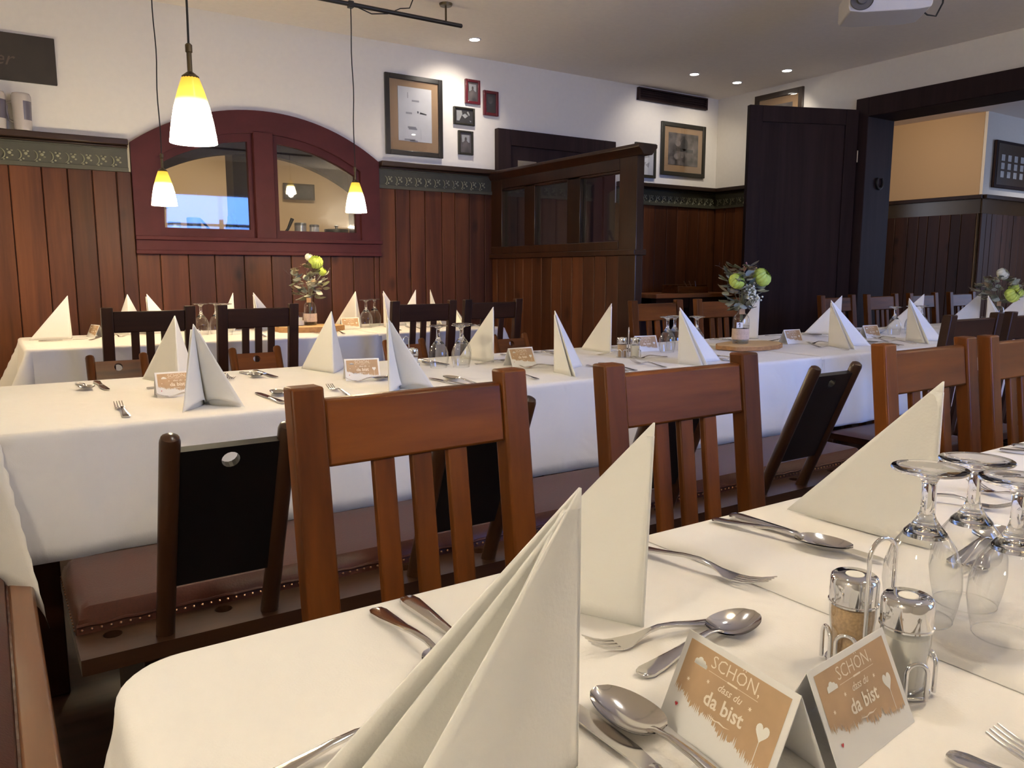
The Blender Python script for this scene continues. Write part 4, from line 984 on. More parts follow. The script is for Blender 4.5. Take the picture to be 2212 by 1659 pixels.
def bouquet(loc, label, flowers, seed, spread=0.10, hgt=0.20, nl=105, gyps=((0.0, -0.035, 0.10), (0.03, -0.03, 0.075)), sprigs=3):
    rn = random.Random(seed)
    t = tag(empty('bouquet', loc), label, 'flowers', 'bouquets')
    b = MB()
    for i in range(11):
        a = rn.uniform(0, 2 * pi); r = spread * rn.uniform(0.2, 0.8)
        b.tube([(0.004 * cos(a), 0.004 * sin(a), -0.14), (0.006 * cos(a), 0.006 * sin(a), 0.0), (r * 0.5 * cos(a), r * 0.5 * sin(a), hgt * 0.3), (r * cos(a), r * sin(a), hgt * rn.uniform(0.5, 0.9))], 0.0016, 5)
    b.build('stems', LEAFG, t)
    for i in range(nl):
        a = rn.uniform(0, 2 * pi); zz = hgt * rn.uniform(0.0, 0.95); prof = sin(pi * min(1, 0.12 + 0.8 * zz / hgt)) ** 0.8
        r = spread * rn.uniform(0.25, 0.75) * prof; me = LEAFM[rn.choice((0, 0, 1, 1, 2))] if zz < hgt * 0.75 else LEAFM[rn.choice((0, 2))]
        o = inst(me, 'leaf', t, (r * cos(a), r * sin(a), zz), (rn.uniform(-0.5, 0.9) - 0.3 * (zz < 0.05), rn.uniform(-0.6, 0.6), a - pi / 2 + rn.uniform(-0.6, 0.6)), (rn.uniform(0.8, 1.35),) * 3)
    for (nm_, x, y, z, s) in flowers:
        me = {'lime': LIMEB, 'white': WHITEB}[nm_]
        inst(me, nm_ + '_flower', t, (x, y, z), (0.9, 0.0, rn.uniform(-0.5, 0.5)), (s, s, s))
    for (x, y, z) in gyps: inst(GYP, 'gypsophila', t, (x, y, z), (0.5, 0, rn.uniform(0, 3)))
    inst(PNK, 'pink_berries', t, (-0.01, -0.02, hgt * 0.92), (0.2, 0, 1))
    b = MB()
    for i in range(sprigs):
        a = (2.8, 0.3, 1.2, -2.0)[i % 4] + rn.uniform(-0.3, 0.3); p = [Vector((0.03 * cos(a), 0.03 * sin(a) - 0.01, hgt * 0.5))]
        for k in range(6): p.append(p[-1] + Vector((0.020 * cos(a), 0.020 * sin(a), 0.010 + rn.uniform(-0.012, 0.014))))
        b.tube(p, [0.0012 - 0.0001 * k for k in range(7)], 4)
        for k in (3, 5): b.tube([p[k], p[k] + Vector((0.004, 0, 0.018))], 0.0007, 4)
    b.build('twigs', TWIG, t)
    return t
def wood_slice(loc, rx, ry, label, rz=0.0, h=0.017):
    t = tag(empty('wood_slice', loc, rz), label, 'wood slice', 'wood slice boards')
    rn = random.Random(11); k = 40; poly = [(rx * cos(2 * pi * i / k) * (1 + 0.05 * sin(3 * i * 0.4) + rn.uniform(-0.012, 0.012)), ry * sin(2 * pi * i / k) * (1 + rn.uniform(-0.03, 0.03))) for i in range(k)]
    b = MB(); b.prism(poly, lambda u, v, q: (u, v, q), 0.0, h); b.build('bark_edge', BARK, t, smooth=60)
    b = MB(); b.prism([(u * 0.965, v * 0.95) for u, v in poly], lambda u, v, q: (u, v, q), h - 0.0005, h + 0.0012); b.build('sawn_face', SLICE, t)
def votive(loc, label, fill=0.03):
    t = tag(empty('votive_jar', loc), label, 'jar', 'votive jars')
    b = MB(); b.lathe([(0.0001, 0.0), (0.024, 0.0), (0.026, 0.003), (0.026, 0.064), (0.0265, 0.078)], 28, cap=False); b.build('jar', GLASS, t, smooth=60)
    b = MB(); b.lathe([(0.0001, 0.003), (0.0245, 0.003), (0.0245, fill), (0.0001, fill + 0.001)], 24, cap=False); b.build('sand', SALTM, t)
    b = MB(); b.tube([(0.0268 * cos(2 * pi * i / 28), 0.0268 * sin(2 * pi * i / 28), 0.076) for i in range(28)], 0.0012, 6, closed=True); b.build('rim', GLASS, t)
    c = MB(); c.lathe([(0.0145, fill), (0.0145, fill + 0.018), (0.0001, fill + 0.018)], 20); c.build('candle', WPET, t)
ZB = ZT + 0.0190
wood_slice((2.905, 2.40, ZC), 0.200, 0.130, 'pale wood slice under the bottle vase on the middle table', 0.2)
b1 = bottle((2.865, 2.42, ZC + 0.019), 'bottle vase with lace band and tag reading 1 on the middle table'); b1.scale = (0.98, 0.98, 1)
b1.rotation_euler = (0, 0, -0.55)
bouquet((2.865, 2.42, ZC + 0.019 + 0.165), 'bouquet with two lime flowers and white gypsophila on the middle table', [('lime', 0.055, -0.060, 0.135, 1.12), ('lime', -0.062, -0.018, 0.118, 0.95), ('white', 0.045, -0.03, 0.155, 0.8)], 5, gyps=((-0.005, -0.055, 0.080), (-0.004, -0.062, 0.048)))
votive((2.945, 2.472, ZC + 0.019), 'clear votive jar right behind the bottle vase of the middle table')
wood_slice((1.59, 4.56, ZT), 0.20, 0.15, 'wood slice board under the bouquet on the back table', 0.0, 0.03)
b2 = bottle((1.607, 4.60, ZT + 0.032), 'bottle vase with lace band on the back table by the wall', False); b2.rotation_euler = (0, 0, -0.4)
bouquet((1.607, 4.60, ZT + 0.032 + 0.165), 'loose bouquet with one lime flower on the back table', [('lime', 0.035, -0.03, 0.205, 1.1), ('white', 0.005, 0.0, 0.235, 0.85), ('lime', 0.075, -0.02, 0.15, 0.7)], 8, spread=0.135, hgt=0.20, nl=95, gyps=((0.01, -0.03, 0.09),), sprigs=4)
votive((1.535, 4.575, ZT + 0.032), 'votive jar left of the bottle vase on the back table')
b3 = bottle((5.23, 2.42, ZC), 'bottle vase at the far right of the middle table, behind dark chairs', False); b3.rotation_euler = (0, 0, -0.6)
bouquet((5.23, 2.42, ZC + 0.165), 'wide bouquet with lime and white flowers at the far right', [('lime', 0.05, -0.075, 0.060, 1.25), ('lime', -0.02, -0.085, 0.035, 1.15), ('white', -0.035, -0.03, 0.165, 1.3), ('white', 0.03, -0.01, 0.155, 0.7)], 13, spread=0.165, hgt=0.16, nl=100, gyps=((0.1, -0.05, 0.1),), sprigs=4)
votive((4.98, 2.36, ZC), 'votive jar behind the first dark chair, at the far right of the middle table', 0.05)
b = MB(); b.lathe([(0.0001, 0.004), (0.06, 0.004), (0.085, 0.022), (0.092, 0.026), (0.090, 0.028), (0.058, 0.009), (0.0001, 0.008)], 32, cap=False)
dish = b.build('low_dish', PLATE, smooth=60); dish.location = (4.17, 2.60, ZC - 0.003); tag(dish, 'low white dish beside the last place card on the middle table', 'dish')

# ------------------------------------------------------------------ pendant lamps on their tracks
def pendant(x, y, z, ztop, label, lamp=9.0, col=(1.0, 0.72, 0.40)):
    t = tag(empty('pendant_lamp', (x, y, z)), label, 'lamp', 'amber glass pendant lamps')
    prof = [(0.0605, 0.0), (0.0585, 0.020), (0.053, 0.055), (0.045, 0.095), (0.034, 0.135), (0.0225, 0.168)]
    b = MB(); b.lathe(prof + [(0.0215, 0.168)] + [(r - 0.0025, q) for r, q in reversed(prof[:-1])], 36, cap=False); b.build('glass_shade', SHADE, t, smooth=60)
    b = MB(); b.lathe([(0.0235, 0.164), (0.022, 0.172), (0.012, 0.180), (0.0065, 0.184), (0.0065, 0.232), (0.009, 0.234), (0.009, 0.252), (0.005, 0.256), (0.0001, 0.256)], 18); b.build('socket', BRASSD, t, smooth=40)
    k = 14; H_ = ztop - z - 0.25
    b = MB(); b.tube([(0.004 * sin(i * 0.9 + x) * sin(pi * i / k), 0.0, 0.25 + H_ * i / k) for i in range(k + 1)], 0.0030, 6); b.build('cable', CORD, t)
    b = MB(); b.lathe([(0.0001, 0.03), (0.016, 0.036), (0.021, 0.055), (0.018, 0.075), (0.012, 0.10), (0.012, 0.15)], 16, cap=False); b.build('bulb', LAMPB, t, smooth=60)
    l = light('bulb_light', 'POINT', (0, 0, -0.012), lamp, col, shadow_soft_size=0.035); l.parent = t
    return t
LAMPB = emit('bulb_glow', (1.0, 0.86, 0.6), 8.0)
pendant(0.499, 2.30, 1.443, 2.60, 'large lit pendant lamp hanging over the middle table, nearest the camera', 0.8, (1.0, 0.84, 0.62))
pendant(-0.28, 4.375, 1.436, 2.572, 'lit pendant lamp on the back track, outside the picture to the left', 3.5)
pendant(0.791, 4.375, 1.433, 2.572, 'small lit pendant lamp on the left, in front of the arched window', 7.0)
pendant(1.824, 4.375, 1.440, 2.572, 'small lit pendant lamp on the right, at the edge of the arched window', 7.0)
for i, (x, e, zz) in enumerate(((-0.70, 7.5, 1.50), (1.10, 2.0, 1.74), (3.4, 0.8, 2.1))):  # unseen pendants, added as fill light
    pendant(x, 0.30, zz, 2.60, ORD[i] + ' added pendant lamp above the front table, unseen and for fill light', e, (1.0, 0.94, 0.84))
def track(x0, x1, y, z, label, mounts):
    t = tag(empty('lamp_track', (x0, y, z)), label, 'track', 'ceiling lamp tracks')
    L = x1 - x0
    b = MB(); b.tube([(0, 0, 0), (0.004, 0, 0), (L - 0.004, 0, 0), (L, 0, 0)], [0.008, 0.0125, 0.0125, 0.008], 12); b.build('rod', BLACKM, t)
    for m in mounts:
        b = MB(); b.lathe([(0.006, 0), (0.006, H - z - 0.012)], 10, (m - x0, 0, 0)); b.build('hanger', BRASSD, t)
        b = MB(); b.lathe([(0.0001, H - z - 0.016), (0.036, H - z - 0.014), (0.040, H - z - 0.004), (0.040, H - z)], 24, (m - x0, 0, 0)); b.build('ceiling_rose', BRASSD, t)
    return t
tr = track(-0.6, 2.542, 4.375, 2.580, 'black lamp track under the ceiling carrying the two small pendants', (2.431, 0.45))
b = MB(); b.lathe([(0.0175, -0.012), (0.0175, 0.012)], 14, (0, 0, 0)); 
for px in (0.791, 1.824):
    b = MB(); b.box(px + 0.6 - 0.015, px + 0.6 + 0.015, -0.016, 0.016, -0.02, 0.016); b.build('cable_clip', BLACKM, tr, bevel=0.003)
b = MB(); b.tube([(1.85 + 0.6, 0, -0.005), (1.95 + 0.6, 0.0, -0.03), (2.05 + 0.6, 0, -0.012), (2.13 + 0.6, 0.0, 0.03), (2.2 + 0.6, 0.02, 0.05), (2.23 + 0.6, 0.03, H - 2.58)], 0.0032, 6); b.build('feed_cable', CORD, tr)
track(-0.9, 3.7, 0.30, 2.60, 'added black lamp track for the unseen fill pendants above the front table', (-0.3, 2.2))  # track added to carry the fill pendants
track(-0.4, 1.6, 2.30, 2.60, 'black lamp track above the middle table carrying the large pendant', (0.0, 1.2))

# ------------------------------------------------------------------ ceiling spots and projector
def spot(x, y, label, e, aim=None, ang=85, col=(1.0, 0.90, 0.78), group='recessed ceiling spots', z=H):
    t = tag(empty('ceiling_spot', (x, y, z)), label, 'spotlight', group)
    b = MB(); b.lathe([(0.033, -0.001), (0.036, -0.005), (0.045, -0.004), (0.047, 0.0)], 28, cap=False); b.build('trim_ring', WHITEP, t)
    b = MB(); b.lathe([(0.0001, -0.0045), (0.033, -0.0035), (0.034, 0.0)], 24, cap=False); b.build('lens', LAMPW, t)
    l = light('spot_beam', 'SPOT', (0, 0, -0.02), e, col, spot_size=radians(ang), spot_blend=1.0, shadow_soft_size=0.03)
    l.parent = t
    if aim: l.rotation_euler = (Vector(aim) - Vector((x, y, z))).to_track_quat('-Z', 'Y').to_euler()
    return t
spot(2.950, 4.907, 'lit ceiling spot near the end of the lamp track', 17, (2.95, 5.3, 2.1), 105)
spot(4.934, 4.747, 'lit ceiling spot above the wall vent, left of a group of three', 10, (4.95, 5.3, 2.15), 95)
spot(5.447, 4.748, 'lit ceiling spot nearest the room corner, lowest of a group of three', 10, (5.5, 5.3, 2.15), 95)
spot(5.461, 4.255, 'lit ceiling spot above the open door leaf, right of a group of three', 11, (5.83, 4.6, 2.15), 90)
for i, (x, y, e) in enumerate(((0.85, 1.10, 17), (2.35, 0.65, 4), (0.15, -0.9, 4), (4.3, 2.0, 6))):
    spot(x, y, ORD[i] + ' ceiling spot of those outside the picture above the tables', e, None, 120, (1.0, 0.96, 0.88), 'recessed ceiling spots outside the picture')
for i, (x, y, e) in enumerate(((7.0, 4.3, 42), (9.3, 3.2, 80), (7.3, 1.5, 60))):
    spot(x, y, ORD[i] + ' ceiling spot in the next room, outside the picture', e, (8.5, 5.0, 1.75) if i == 0 else None, 130, (1.0, 0.74, 0.48) if i == 0 else (1.0, 0.92, 0.85), 'recessed ceiling spots in the next room')

def uplighter(x, label, e):  # unseen lamp, added to brighten the ceiling
    t = tag(empty('added_uplighter', (x, -1.5, 1.75)), label, 'lamp', 'added wall uplighters outside the picture')
    b = MB(); b.lathe([(0.02, -0.10), (0.10, -0.05), (0.14, 0.02), (0.142, 0.03), (0.134, 0.03), (0.095, -0.04), (0.0001, -0.06)], 28, (0, 0.16, 0), cap=False); b.build('bowl', WHITEP, t)
    b = MB(); b.box(-0.03, 0.03, 0, 0.08, -0.12, -0.06); b.build('bracket', BRASSD, t)
    l = light('added_uplight', 'POINT', (0, 0.16, 0.012), e, (1.0, 0.88, 0.72), shadow_soft_size=0.05); l.parent = t
uplighter(4.9, 'added wall uplighter behind the camera, right of the window, to lighten the ceiling', 60.0)
pj = tag(empty('projector', (4.00, 2.53, 2.470), -0.78), 'white video projector hanging under the ceiling', 'projector')
b = MB(); 
def pbody(u, v):
    return None
prof = [(-0.155, -0.035), (-0.150, -0.052), (-0.10, -0.060), (0.10, -0.060), (0.150, -0.052), (0.155, -0.035), (0.155, 0.045), (0.148, 0.052), (-0.148, 0.052), (-0.155, 0.045)]
b.prism(prof, lambda u, v, t: (u, t, v), -0.115, 0.115); b.build('housing', WHITEP, pj, bevel=0.010)
b = MB(); b.lathe([(0.0001, 0.018), (0.018, 0.018), (0.020, 0.004), (0.040, 0.004), (0.043, 0.010), (0.043, -0.012)], 30); o = b.build('lens_ring', GREYP, pj); o.location = (-0.108, -0.117, -0.010); o.rotation_euler = (pi / 2, 0, 0)
b = MB(); b.lathe([(0.0001, 0.013), (0.010, 0.011), (0.016, 0.006), (0.017, 0.0)], 24); o = b.build('lens', BLACKG, pj); o.location = (-0.108, -0.122, -0.010); o.rotation_euler = (pi / 2, 0, 0)
b = MB(); b.box(-0.012, 0.004, -0.118, -0.113, -0.002, 0.045); b.build('vent_slot', GREYP, pj); b = MB(); b.box(0.016, 0.034, -0.118, -0.113, 0.006, 0.018); b.build('sensor_window', BLACKG, pj)
b = MB(); b.box(0.1545, 0.157, -0.09, 0.02, -0.01, 0.04); b.build('side_grille', GREYP, pj)
b = MB(); b.lathe([(0.018, 0.05), (0.018, H - 2.470)], 14); b.lathe([(0.05, H - 2.470 - 0.012), (0.05, H - 2.470)], 20); b.build('ceiling_mount', WHITEP, pj)
b = MB(); b.tube([(0.14, 0.0, -0.03), (0.165, 0.0, -0.055), (0.20, 0.01, -0.06), (0.225, 0.02, 0.0), (0.23, 0.03, 0.08), (0.22, 0.03, H - 2.470)], 0.0035, 6); b.build('power_cable', CORD, pj)

pj.scale = (1.28, 1.15, 1.1)
# ------------------------------------------------------------------ pictures, boards, vent on the walls
def picture(name, label, x0, x1, z0, z1, fm, fw, mat_m, mat_w, pm, group='framed pictures on the back wall', silhouette=None, wall='back'):
    cx, cz = (x0 + x1) / 2, (z0 + z1) / 2
    if wall == 'back': t = empty(name, (cx, YB, cz))
    else: t = empty(name, (XR, cx, cz), -pi / 2)
    tag(t, label, 'picture', group)
    hx, hz = (x1 - x0) / 2, (z1 - z0) / 2
    b = MB(); b.box(-hx, -hx + fw, -0.022, 0, -hz, hz); b.box(hx - fw, hx, -0.022, 0, -hz, hz); b.box(-hx + fw, hx - fw, -0.022, 0, -hz, -hz + fw); b.box(-hx + fw, hx - fw, -0.022, 0, hz - fw, hz); b.build('frame', fm, t, bevel=0.003)
    a, c = hx - fw, hz - fw
    if mat_w: box('mat', mat_m, -a, a, -0.010, -0.004, -c, c, t)
    mw = mat_w if isinstance(mat_w, tuple) else (mat_w,) * 4      # left, right, bottom, top
    box('print', pm, -a + mw[0], a - mw[1], -0.0125, -0.010 if mat_w else -0.004, -c + mw[2], c - mw[3], t)
    if silhouette: silhouette(t, a, c)
    box('glass', PANE if False else GLASS, -a, a, -0.0165, -0.0155, -c, c, t)
    return t
def flatpoly(t, name, mat, polys, y=-0.0132):
    b = MB()
    for p in polys: b.prism(p, lambda u, v, q: (u, q, v), y, y + 0.0006)
    b.build(name, mat, t, smooth=0)
def ell(cx, cz, rx, rz, n=16): return [(cx + rx * cos(2 * pi * i / n), cz + rz * sin(2 * pi * i / n)) for i in range(n)]
def portrait(dark, light, arch=True):
    def f(t, a, c):
        flatpoly(t, 'backdrop', light, [[(-0.7 * a, 0.05 * c), (0.7 * a, 0.05 * c), (0.7 * a, 0.8 * c), (-0.7 * a, 0.8 * c)]], -0.0130)
        flatpoly(t, 'figure', dark, [ell(0.0, 0.38 * c, 0.20 * a, 0.20 * c), [(-0.62 * a, -0.8 * c), (0.62 * a, -0.8 * c), (0.55 * a, 0.0), (0.2 * a, 0.22 * c), (-0.2 * a, 0.22 * c), (-0.55 * a, 0.0)]], -0.0138)
    return f
def certificate(t, a, c):
    b = []
    for (u0, u1, v) in ((-0.28, 0.06, -0.32), (-0.24, 0.10, -0.36), (-0.42, 0.02, -0.68), (-0.2, 0.12, -0.71), (-0.35, -0.1, 0.08), (-0.1, 0.2, 0.44)):
        b.append([(u0 * a, v * c - 0.006), (u1 * a, v * c - 0.006), (u1 * a, v * c + 0.006), (u0 * a, v * c + 0.006)])
    b.append([(-0.28 * a, 0.5 * c), (-0.25 * a, 0.5 * c), (-0.25 * a, 0.66 * c), (-0.28 * a, 0.66 * c)])
    flatpoly(t, 'faint_text', GREYI, b)
    flatpoly(t, 'dark_signature', BLKI, [[(0.12 * a, 0.10 * c), (0.17 * a, 0.10 * c), (0.17 * a, 0.16 * c), (0.12 * a, 0.16 * c)], [(0.22 * a, 0.085 * c), (0.50 * a, 0.07 * c), (0.50 * a, 0.10 * c), (0.24 * a, 0.14 * c)]])
picture('framed_certificate', 'large black-framed certificate with tan mat, right of the arched window', 2.442, 2.899, 1.929, 2.484, FRAMEB, 0.034, MATT, (0.066, 0.055, 0.068, 0.045), PALEP, silhouette=certificate)
picture('framed_photo', 'small photo in a red frame, topmost of the four beside the certificate', 3.095, 3.223, 2.347, 2.523, FRAMER, 0.020, None, 0, PHOTO, silhouette=portrait(PHOTO, PHOTOL))
picture('framed_photo', 'small photo in a red frame, rightmost of the four beside the certificate', 3.254, 3.386, 2.279, 2.461, FRAMER, 0.022, None, 0, PHOTOD, silhouette=lambda t, a, c: flatpoly(t, 'backdrop', PHOTO, [ell(-0.1 * a, 0.35 * c, 0.5 * a, 0.40 * c)]))
def twofig(t, a, c):
    flatpoly(t, 'backdrop', PHOTOL, [[(-0.85 * a, -0.7 * c), (-0.55 * a, -0.7 * c), (-0.2 * a, 0.3 * c), (-0.3 * a, 0.8 * c), (-0.85 * a, 0.75 * c)], [(-0.25 * a, 0.1 * c), (0.1 * a, -0.3 * c), (0.45 * a, 0.1 * c), (0.1 * a, 0.4 * c)], [(0.6 * a, -0.5 * c), (0.75 * a, -0.8 * c), (0.8 * a, -0.6 * c)], [(0.3 * a, 0.6 * c), (0.55 * a, 0.1 * c), (0.65 * a, 0.3 * c), (0.45 * a, 0.75 * c)]])
picture('framed_photo', 'small wide photo in a dark frame, leftmost of the four beside the certificate', 2.994, 3.174, 2.187, 2.315, FRAMEO, 0.014, None, 0, PHOTOD, silhouette=twofig)
picture('framed_photo', 'small upright photo in a dark frame, lowest of the four beside the certificate', 3.032, 3.160, 1.972, 2.147, FRAMEO, 0.016, None, 0, PHOTO, silhouette=portrait(PHOTO, PHOTOL))
def scribble(t, a, c): flatpoly(t, 'sketch', GREYI, [[(-0.4 * a, 0.1 * c), (0.5 * a, 0.25 * c), (0.4 * a, 0.4 * c), (-0.2 * a, 0.3 * c)], [(-0.5 * a, -0.2 * c), (-0.2 * a, -0.5 * c), (0.1 * a, -0.1 * c)], [(0.0, -0.3 * c), (0.4 * a, -0.5 * c), (0.5 * a, -0.1 * c)]])
picture('framed_drawing', 'pale drawing in a dark frame, partly hidden by the partition', 4.80, 5.045, 1.921, 2.217, FRAMEO, 0.026, None, 0, PALEP, silhouette=scribble)
def scenep(t, a, c):
    flatpoly(t, 'picture_shapes', PHOTOD, [ell(0.05 * a, 0.25 * c, 0.18 * a, 0.28 * c), [(-0.4 * a, -0.05 * c), (0.5 * a, -0.1 * c), (0.5 * a, 0.05 * c), (-0.4 * a, 0.08 * c)]])
    flatpoly(t, 'picture_lights', PHOTOM, [ell(-0.05 * a, -0.25 * c, 0.08 * a, 0.10 * c), ell(0.2 * a, -0.22 * c, 0.10 * a, 0.10 * c), ell(-0.3 * a, 0.3 * c, 0.14 * a, 0.16 * c), ell(-0.35 * a, -0.3 * c, 0.14 * a, 0.14 * c)])
picture('framed_photo', 'old photo with a tan mat in an olive-black frame, near the room corner', 5.107, 5.664, 1.961, 2.424, FRAMEO, 0.036, MATT, (0.055, 0.055, 0.06, 0.05), PHOTO, silhouette=scenep)
picture('framed_photo', 'picture on the right wall, its top showing above the open door leaf', 4.36, 4.86, 2.05, 2.635, FRAMEW, 0.045, MATT, 0.06, PHOTO, wall='right', group='framed pictures on the right wall')
# dark wall board with faded script and steins at the top left
sg = tag(empty('wall_board', (0.155, YB, 2.266)), 'dark board with faded script at the top left of the back wall', 'sign')
b = MB(); b.box(-0.28, 0.275, -0.02, 0, -0.126, 0.126); b.build('board', SLATE, sg, bevel=0.004)
vs, fs = text_mesh('er', 0.105, 0, 0, 0, None, 0.35, 0.0)
b = MB(); b.add([(x + 0.02, -0.0206, y - 0.045) for x, y in vs], fs); b.build('script_lettering', CHALK, sg, smooth=0)
def stein(x, label, s=1.0):
    t = tag(empty('stoneware_stein', (x, YB - 0.045, 1.872)), label, 'stein', 'stoneware steins on the shelf')
    b = MB(); b.lathe([(0.0001, 0), (0.043, 0.0), (0.045, 0.008), (0.044, 0.02), (0.046, 0.10), (0.049, 0.165), (0.048, 0.185), (0.042, 0.198), (0.036, 0.200), (0.0001, 0.2005)], 28, cap=False); b.build('body', CERAM, t, smooth=50)
    b = MB()
    b.grid(lambda u, v: ((0.0451 + 0.0038 * v) * cos(-0.9 + 1.25 * u), (0.0451 + 0.0038 * v) * sin(-0.9 + 1.25 * u), 0.055 + 0.10 * v), 12, 6); b.build('painted_crest', CERAB, t)
    b = MB(); b.tube([(-0.045, 0.0, 0.155), (-0.078, 0.0, 0.150), (-0.085, 0.0, 0.11), (-0.074, 0.0, 0.06), (-0.045, 0.0, 0.045)], 0.007, 8); b.build('handle', CERAM, t, smooth=60)
    t.rotation_euler = (0, 0, -0.55)
stein(0.245, 'pale stoneware stein on the dado shelf under the dark board')
stein(0.125, 'stein at the left picture edge on the dado shelf')
# vent above the pictures
vt = tag(empty('wall_vent', (5.24, YB, 2.623)), 'long dark slotted vent high on the back wall', 'vent')
b = MB(); b.box(-0.425, 0.425, -0.03, 0, -0.052, -0.040); b.box(-0.425, 0.425, -0.03, 0, 0.040, 0.052); b.box(-0.425, -0.41, -0.03, 0, -0.04, 0.04); b.box(0.41, 0.425, -0.03, 0, -0.04, 0.04); b.box(-0.41, 0.41, -0.004, 0, -0.04, 0.04); b.build('vent_frame', DARKW, vt)
for i in range(4):
    b = MB(); b.hexa([(-0.41, -0.028, -0.036 + i * 0.02), (0.41, -0.028, -0.036 + i * 0.02), (0.41, -0.008, -0.026 + i * 0.02), (-0.41, -0.008, -0.026 + i * 0.02), (-0.41, -0.028, -0.033 + i * 0.02), (0.41, -0.028, -0.033 + i * 0.02), (0.41, -0.008, -0.023 + i * 0.02), (-0.41, -0.008, -0.023 + i * 0.02)]); b.build('slat', DARKW, vt)
# photo board in the next room
pb = tag(empty('photo_board', (9.35, 4.166, 2.19)), 'dark board with rows of small photos in the next room', 'picture')
b = MB(); b.box(-0.70, 0.70, -0.03, 0, -0.235, 0.235); b.build('board', DARKW, pb, bevel=0.005)
b = MB(); b.box(-0.665, 0.665, -0.034, -0.03, -0.205, 0.205); b.build('backing', FRAMEW, pb)
for i in range(9):
    for j in range(3): box('small_photo', PHOTOL, -0.60 + i * 0.135, -0.53 + i * 0.135, -0.037, -0.034, -0.13 + j * 0.083, -0.068 + j * 0.083, pb)

# ------------------------------------------------------------------ sideboard in the room corner
sb = tag(empty('sideboard', (4.95, 4.83, 0)), 'wooden side table with a bright top edge in the corner left of the open door', 'sideboard')
b = MB(); b.box(-0.45, 0.50, -0.16, 0.30, 0.885, 0.92); b.build('top', LITTOP, sb, bevel=0.005)
for x in (-0.40, -0.02, 0.45):
    b = MB(); b.box(x - 0.03, x + 0.03, -0.14, -0.08, 0, 0.885); b.build('leg', CHDZ, sb)
b = MB(); b.box(-0.40, 0.45, 0.24, 0.27, 0.1, 0.885); b.build('back_panel', DARKW, sb); b = MB(); b.box(-0.4, 0.45, -0.13, -0.11, 0.80, 0.885); b.build('apron', CHDX, sb)
cb = tag(empty('cutlery_box', (5.02, 4.88, 0.92)), 'wooden cutlery box standing on the side table in the corner', 'box')
b = MB(); b.box(-0.16, 0.20, -0.10, -0.085, 0, 0.055); b.box(-0.16, 0.20, 0.085, 0.10, 0, 0.07); b.box(-0.16, -0.145, -0.085, 0.085, 0, 0.07); b.box(0.185, 0.20, -0.085, 0.085, 0, 0.07); b.box(-0.145, 0.185, -0.085, 0.085, 0, 0.008); b.box(0.0, 0.01, -0.085, 0.085, 0, 0.055); b.build('box_body', CHAIRX, cb, bevel=0.003)
for i, (x, a) in enumerate(((0.06, 0.5), (0.10, 0.2), (0.14, -0.2))):
    b = MB(); b.tube([(x, -0.02, 0.01), (x - 0.08 * a - 0.03, -0.01, 0.10)], 0.004, 6); b.build('wooden_spoon', BENCHY, cb)

# ------------------------------------------------------------------ things behind the arched window
kp = tag(empty('kitchen_picture', (2.48, 7.29, 1.83)), 'dark wide picture on the wall seen through the right window pane', 'picture')
b = MB(); b.box(-0.146, 0.146, -0.02, 0, -0.072, 0.072); b.build('frame', FRAMEW, kp, bevel=0.003); box('print', PHOTOD, -0.13, 0.13, -0.0215, -0.02, -0.057, 0.057, kp)
ZS = 1.31
def onsill(name, x, y, label, cat): return tag(empty(name, (x, y, ZS)), label, cat)
def canister(x, y, r, h, m, label, name='canister', grp=None):
    t = onsill(name, x, y, label, 'jar'); b = MB(); b.lathe([(0.0001, 0), (r, 0), (r, h * 0.86), (r * 0.94, h * 0.88)], 20, cap=False); b.build('body', m, t); b = MB(); b.lathe([(r * 1.02, h * 0.86), (r * 1.02, h * 0.97), (r * 0.9, h), (0.0001, h)], 20); b.build('lid', GREYP, t)
canister(1.935, 5.68, 0.042, 0.14, CERAM, 'grey canister on the sill behind the right window pane, next to the pan')
canister(2.035, 5.67, 0.034, 0.13, WHITEP, 'pale canister on the sill behind the right window pane')
canister(1.20, 5.66, 0.045, 0.15, GREYP, 'grey canister on the sill behind the left window pane')
canister(1.08, 5.68, 0.040, 0.12, WHITEP, 'white canister on the sill behind the left window pane')
t = onsill('frying_pan', 1.73, 5.64, 'dark pan with raised handle behind the right window pane', 'pan')
b = MB(); b.lathe([(0.0001, 0), (0.06, 0), (0.075, 0.05), (0.072, 0.05), (0.058, 0.006), (0.0001, 0.006)], 24, cap=False); b.build('bowl', BLACKM, t); b = MB(); b.tube([(0.06, 0, 0.045), (0.10, 0, 0.09), (0.135, 0, 0.165)], [0.008, 0.010, 0.014], 8); b.build('handle', BLACKM, t)
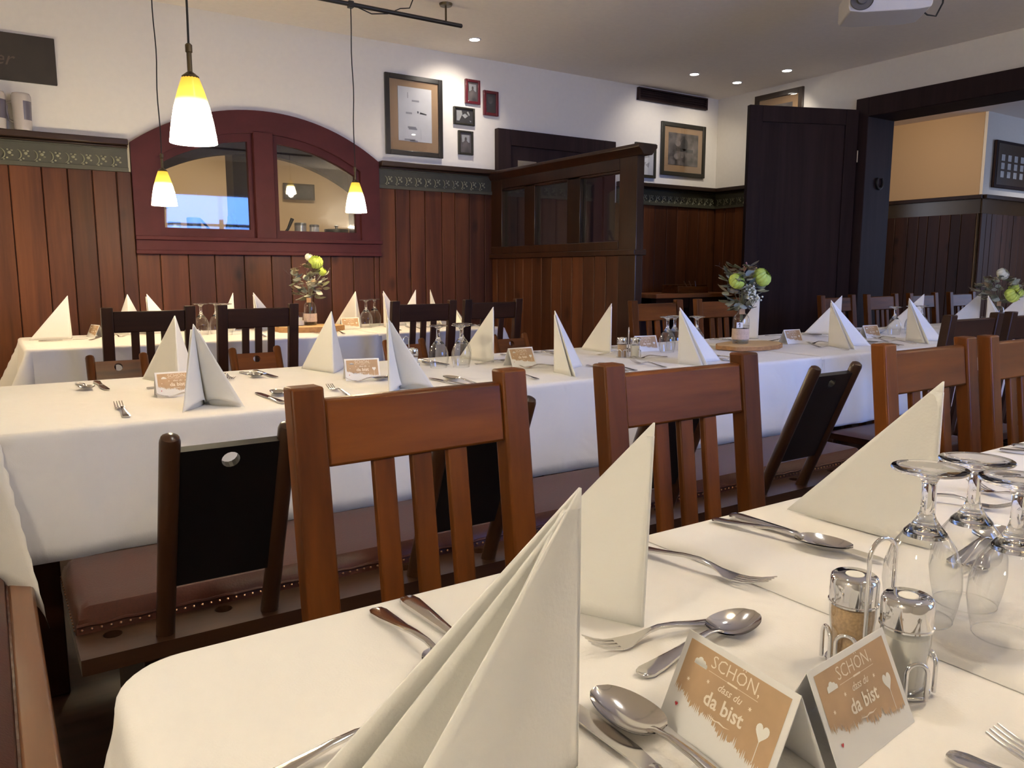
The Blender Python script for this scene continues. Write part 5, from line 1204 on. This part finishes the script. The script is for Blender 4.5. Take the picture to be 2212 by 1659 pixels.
t = onsill('cooking_pot', 2.20, 5.66, 'dark pot in the right corner behind the right window pane', 'pot')
b = MB(); b.lathe([(0.0001, 0), (0.085, 0), (0.088, 0.10), (0.0001, 0.105)], 24, cap=False); b.build('pot', BLACKM, t); b = MB(); b.lathe([(0.01, 0.105), (0.01, 0.12), (0.02, 0.125), (0.0001, 0.135)], 12); b.build('lid_knob', BLACKM, t)
t = onsill('oil_bottle', 1.425, 5.64, 'green oil bottle behind the left window pane', 'bottle')
b = MB(); b.lathe([(0.0001, 0), (0.026, 0), (0.026, 0.10), (0.011, 0.13), (0.011, 0.165), (0.0001, 0.167)], 18, cap=False); b.build('bottle', GREENB, t); b = MB(); b.lathe([(0.0265, 0.02), (0.0265, 0.08)], 18, cap=False); b.build('label', KRAFT, t)
t = onsill('dark_bottle', 1.475, 5.70, 'dark bottle at the right of the left window pane', 'bottle')
b = MB(); b.lathe([(0.0001, 0), (0.030, 0), (0.030, 0.12), (0.012, 0.15), (0.012, 0.19), (0.0001, 0.192)], 18, cap=False); b.build('bottle', BLACKG, t); b = MB(); b.lathe([(0.0305, 0.03), (0.0305, 0.09)], 18, cap=False); b.build('label', BLUEP, t)
t = onsill('ladle', 1.30, 5.64, 'black ladle leaning behind the left window pane', 'ladle')
b = MB(); b.tube([(0.05, 0, 0.01), (-0.06, 0.0, 0.135)], [0.006, 0.009], 8); b.build('handle', BLACKM, t); b = MB(); b.lathe([(0.0001, 0), (0.022, 0.006), (0.028, 0.022)], 14, (0.06, 0, 0), cap=False); b.build('scoop', STEEL, t)
b = MB(); b.box(0.9, 1.32, 7.10, 7.29, 1.62, 1.80); cbx = b.build('white_cabinet', WHITEP, None, bevel=0.006); tag(cbx, 'white cabinet on the kitchen wall seen through the left window pane', 'cabinet')
spot(1.4, 6.5, 'ceiling spot in the room behind the arched window, outside the picture', 60, None, 140, (1.0, 0.85, 0.65), 'recessed ceiling spot behind the window')
spot(2.5, 6.3, 'second ceiling spot in the room behind the arched window', 60, None, 140, (1.0, 0.85, 0.65), 'recessed ceiling spot behind the window')
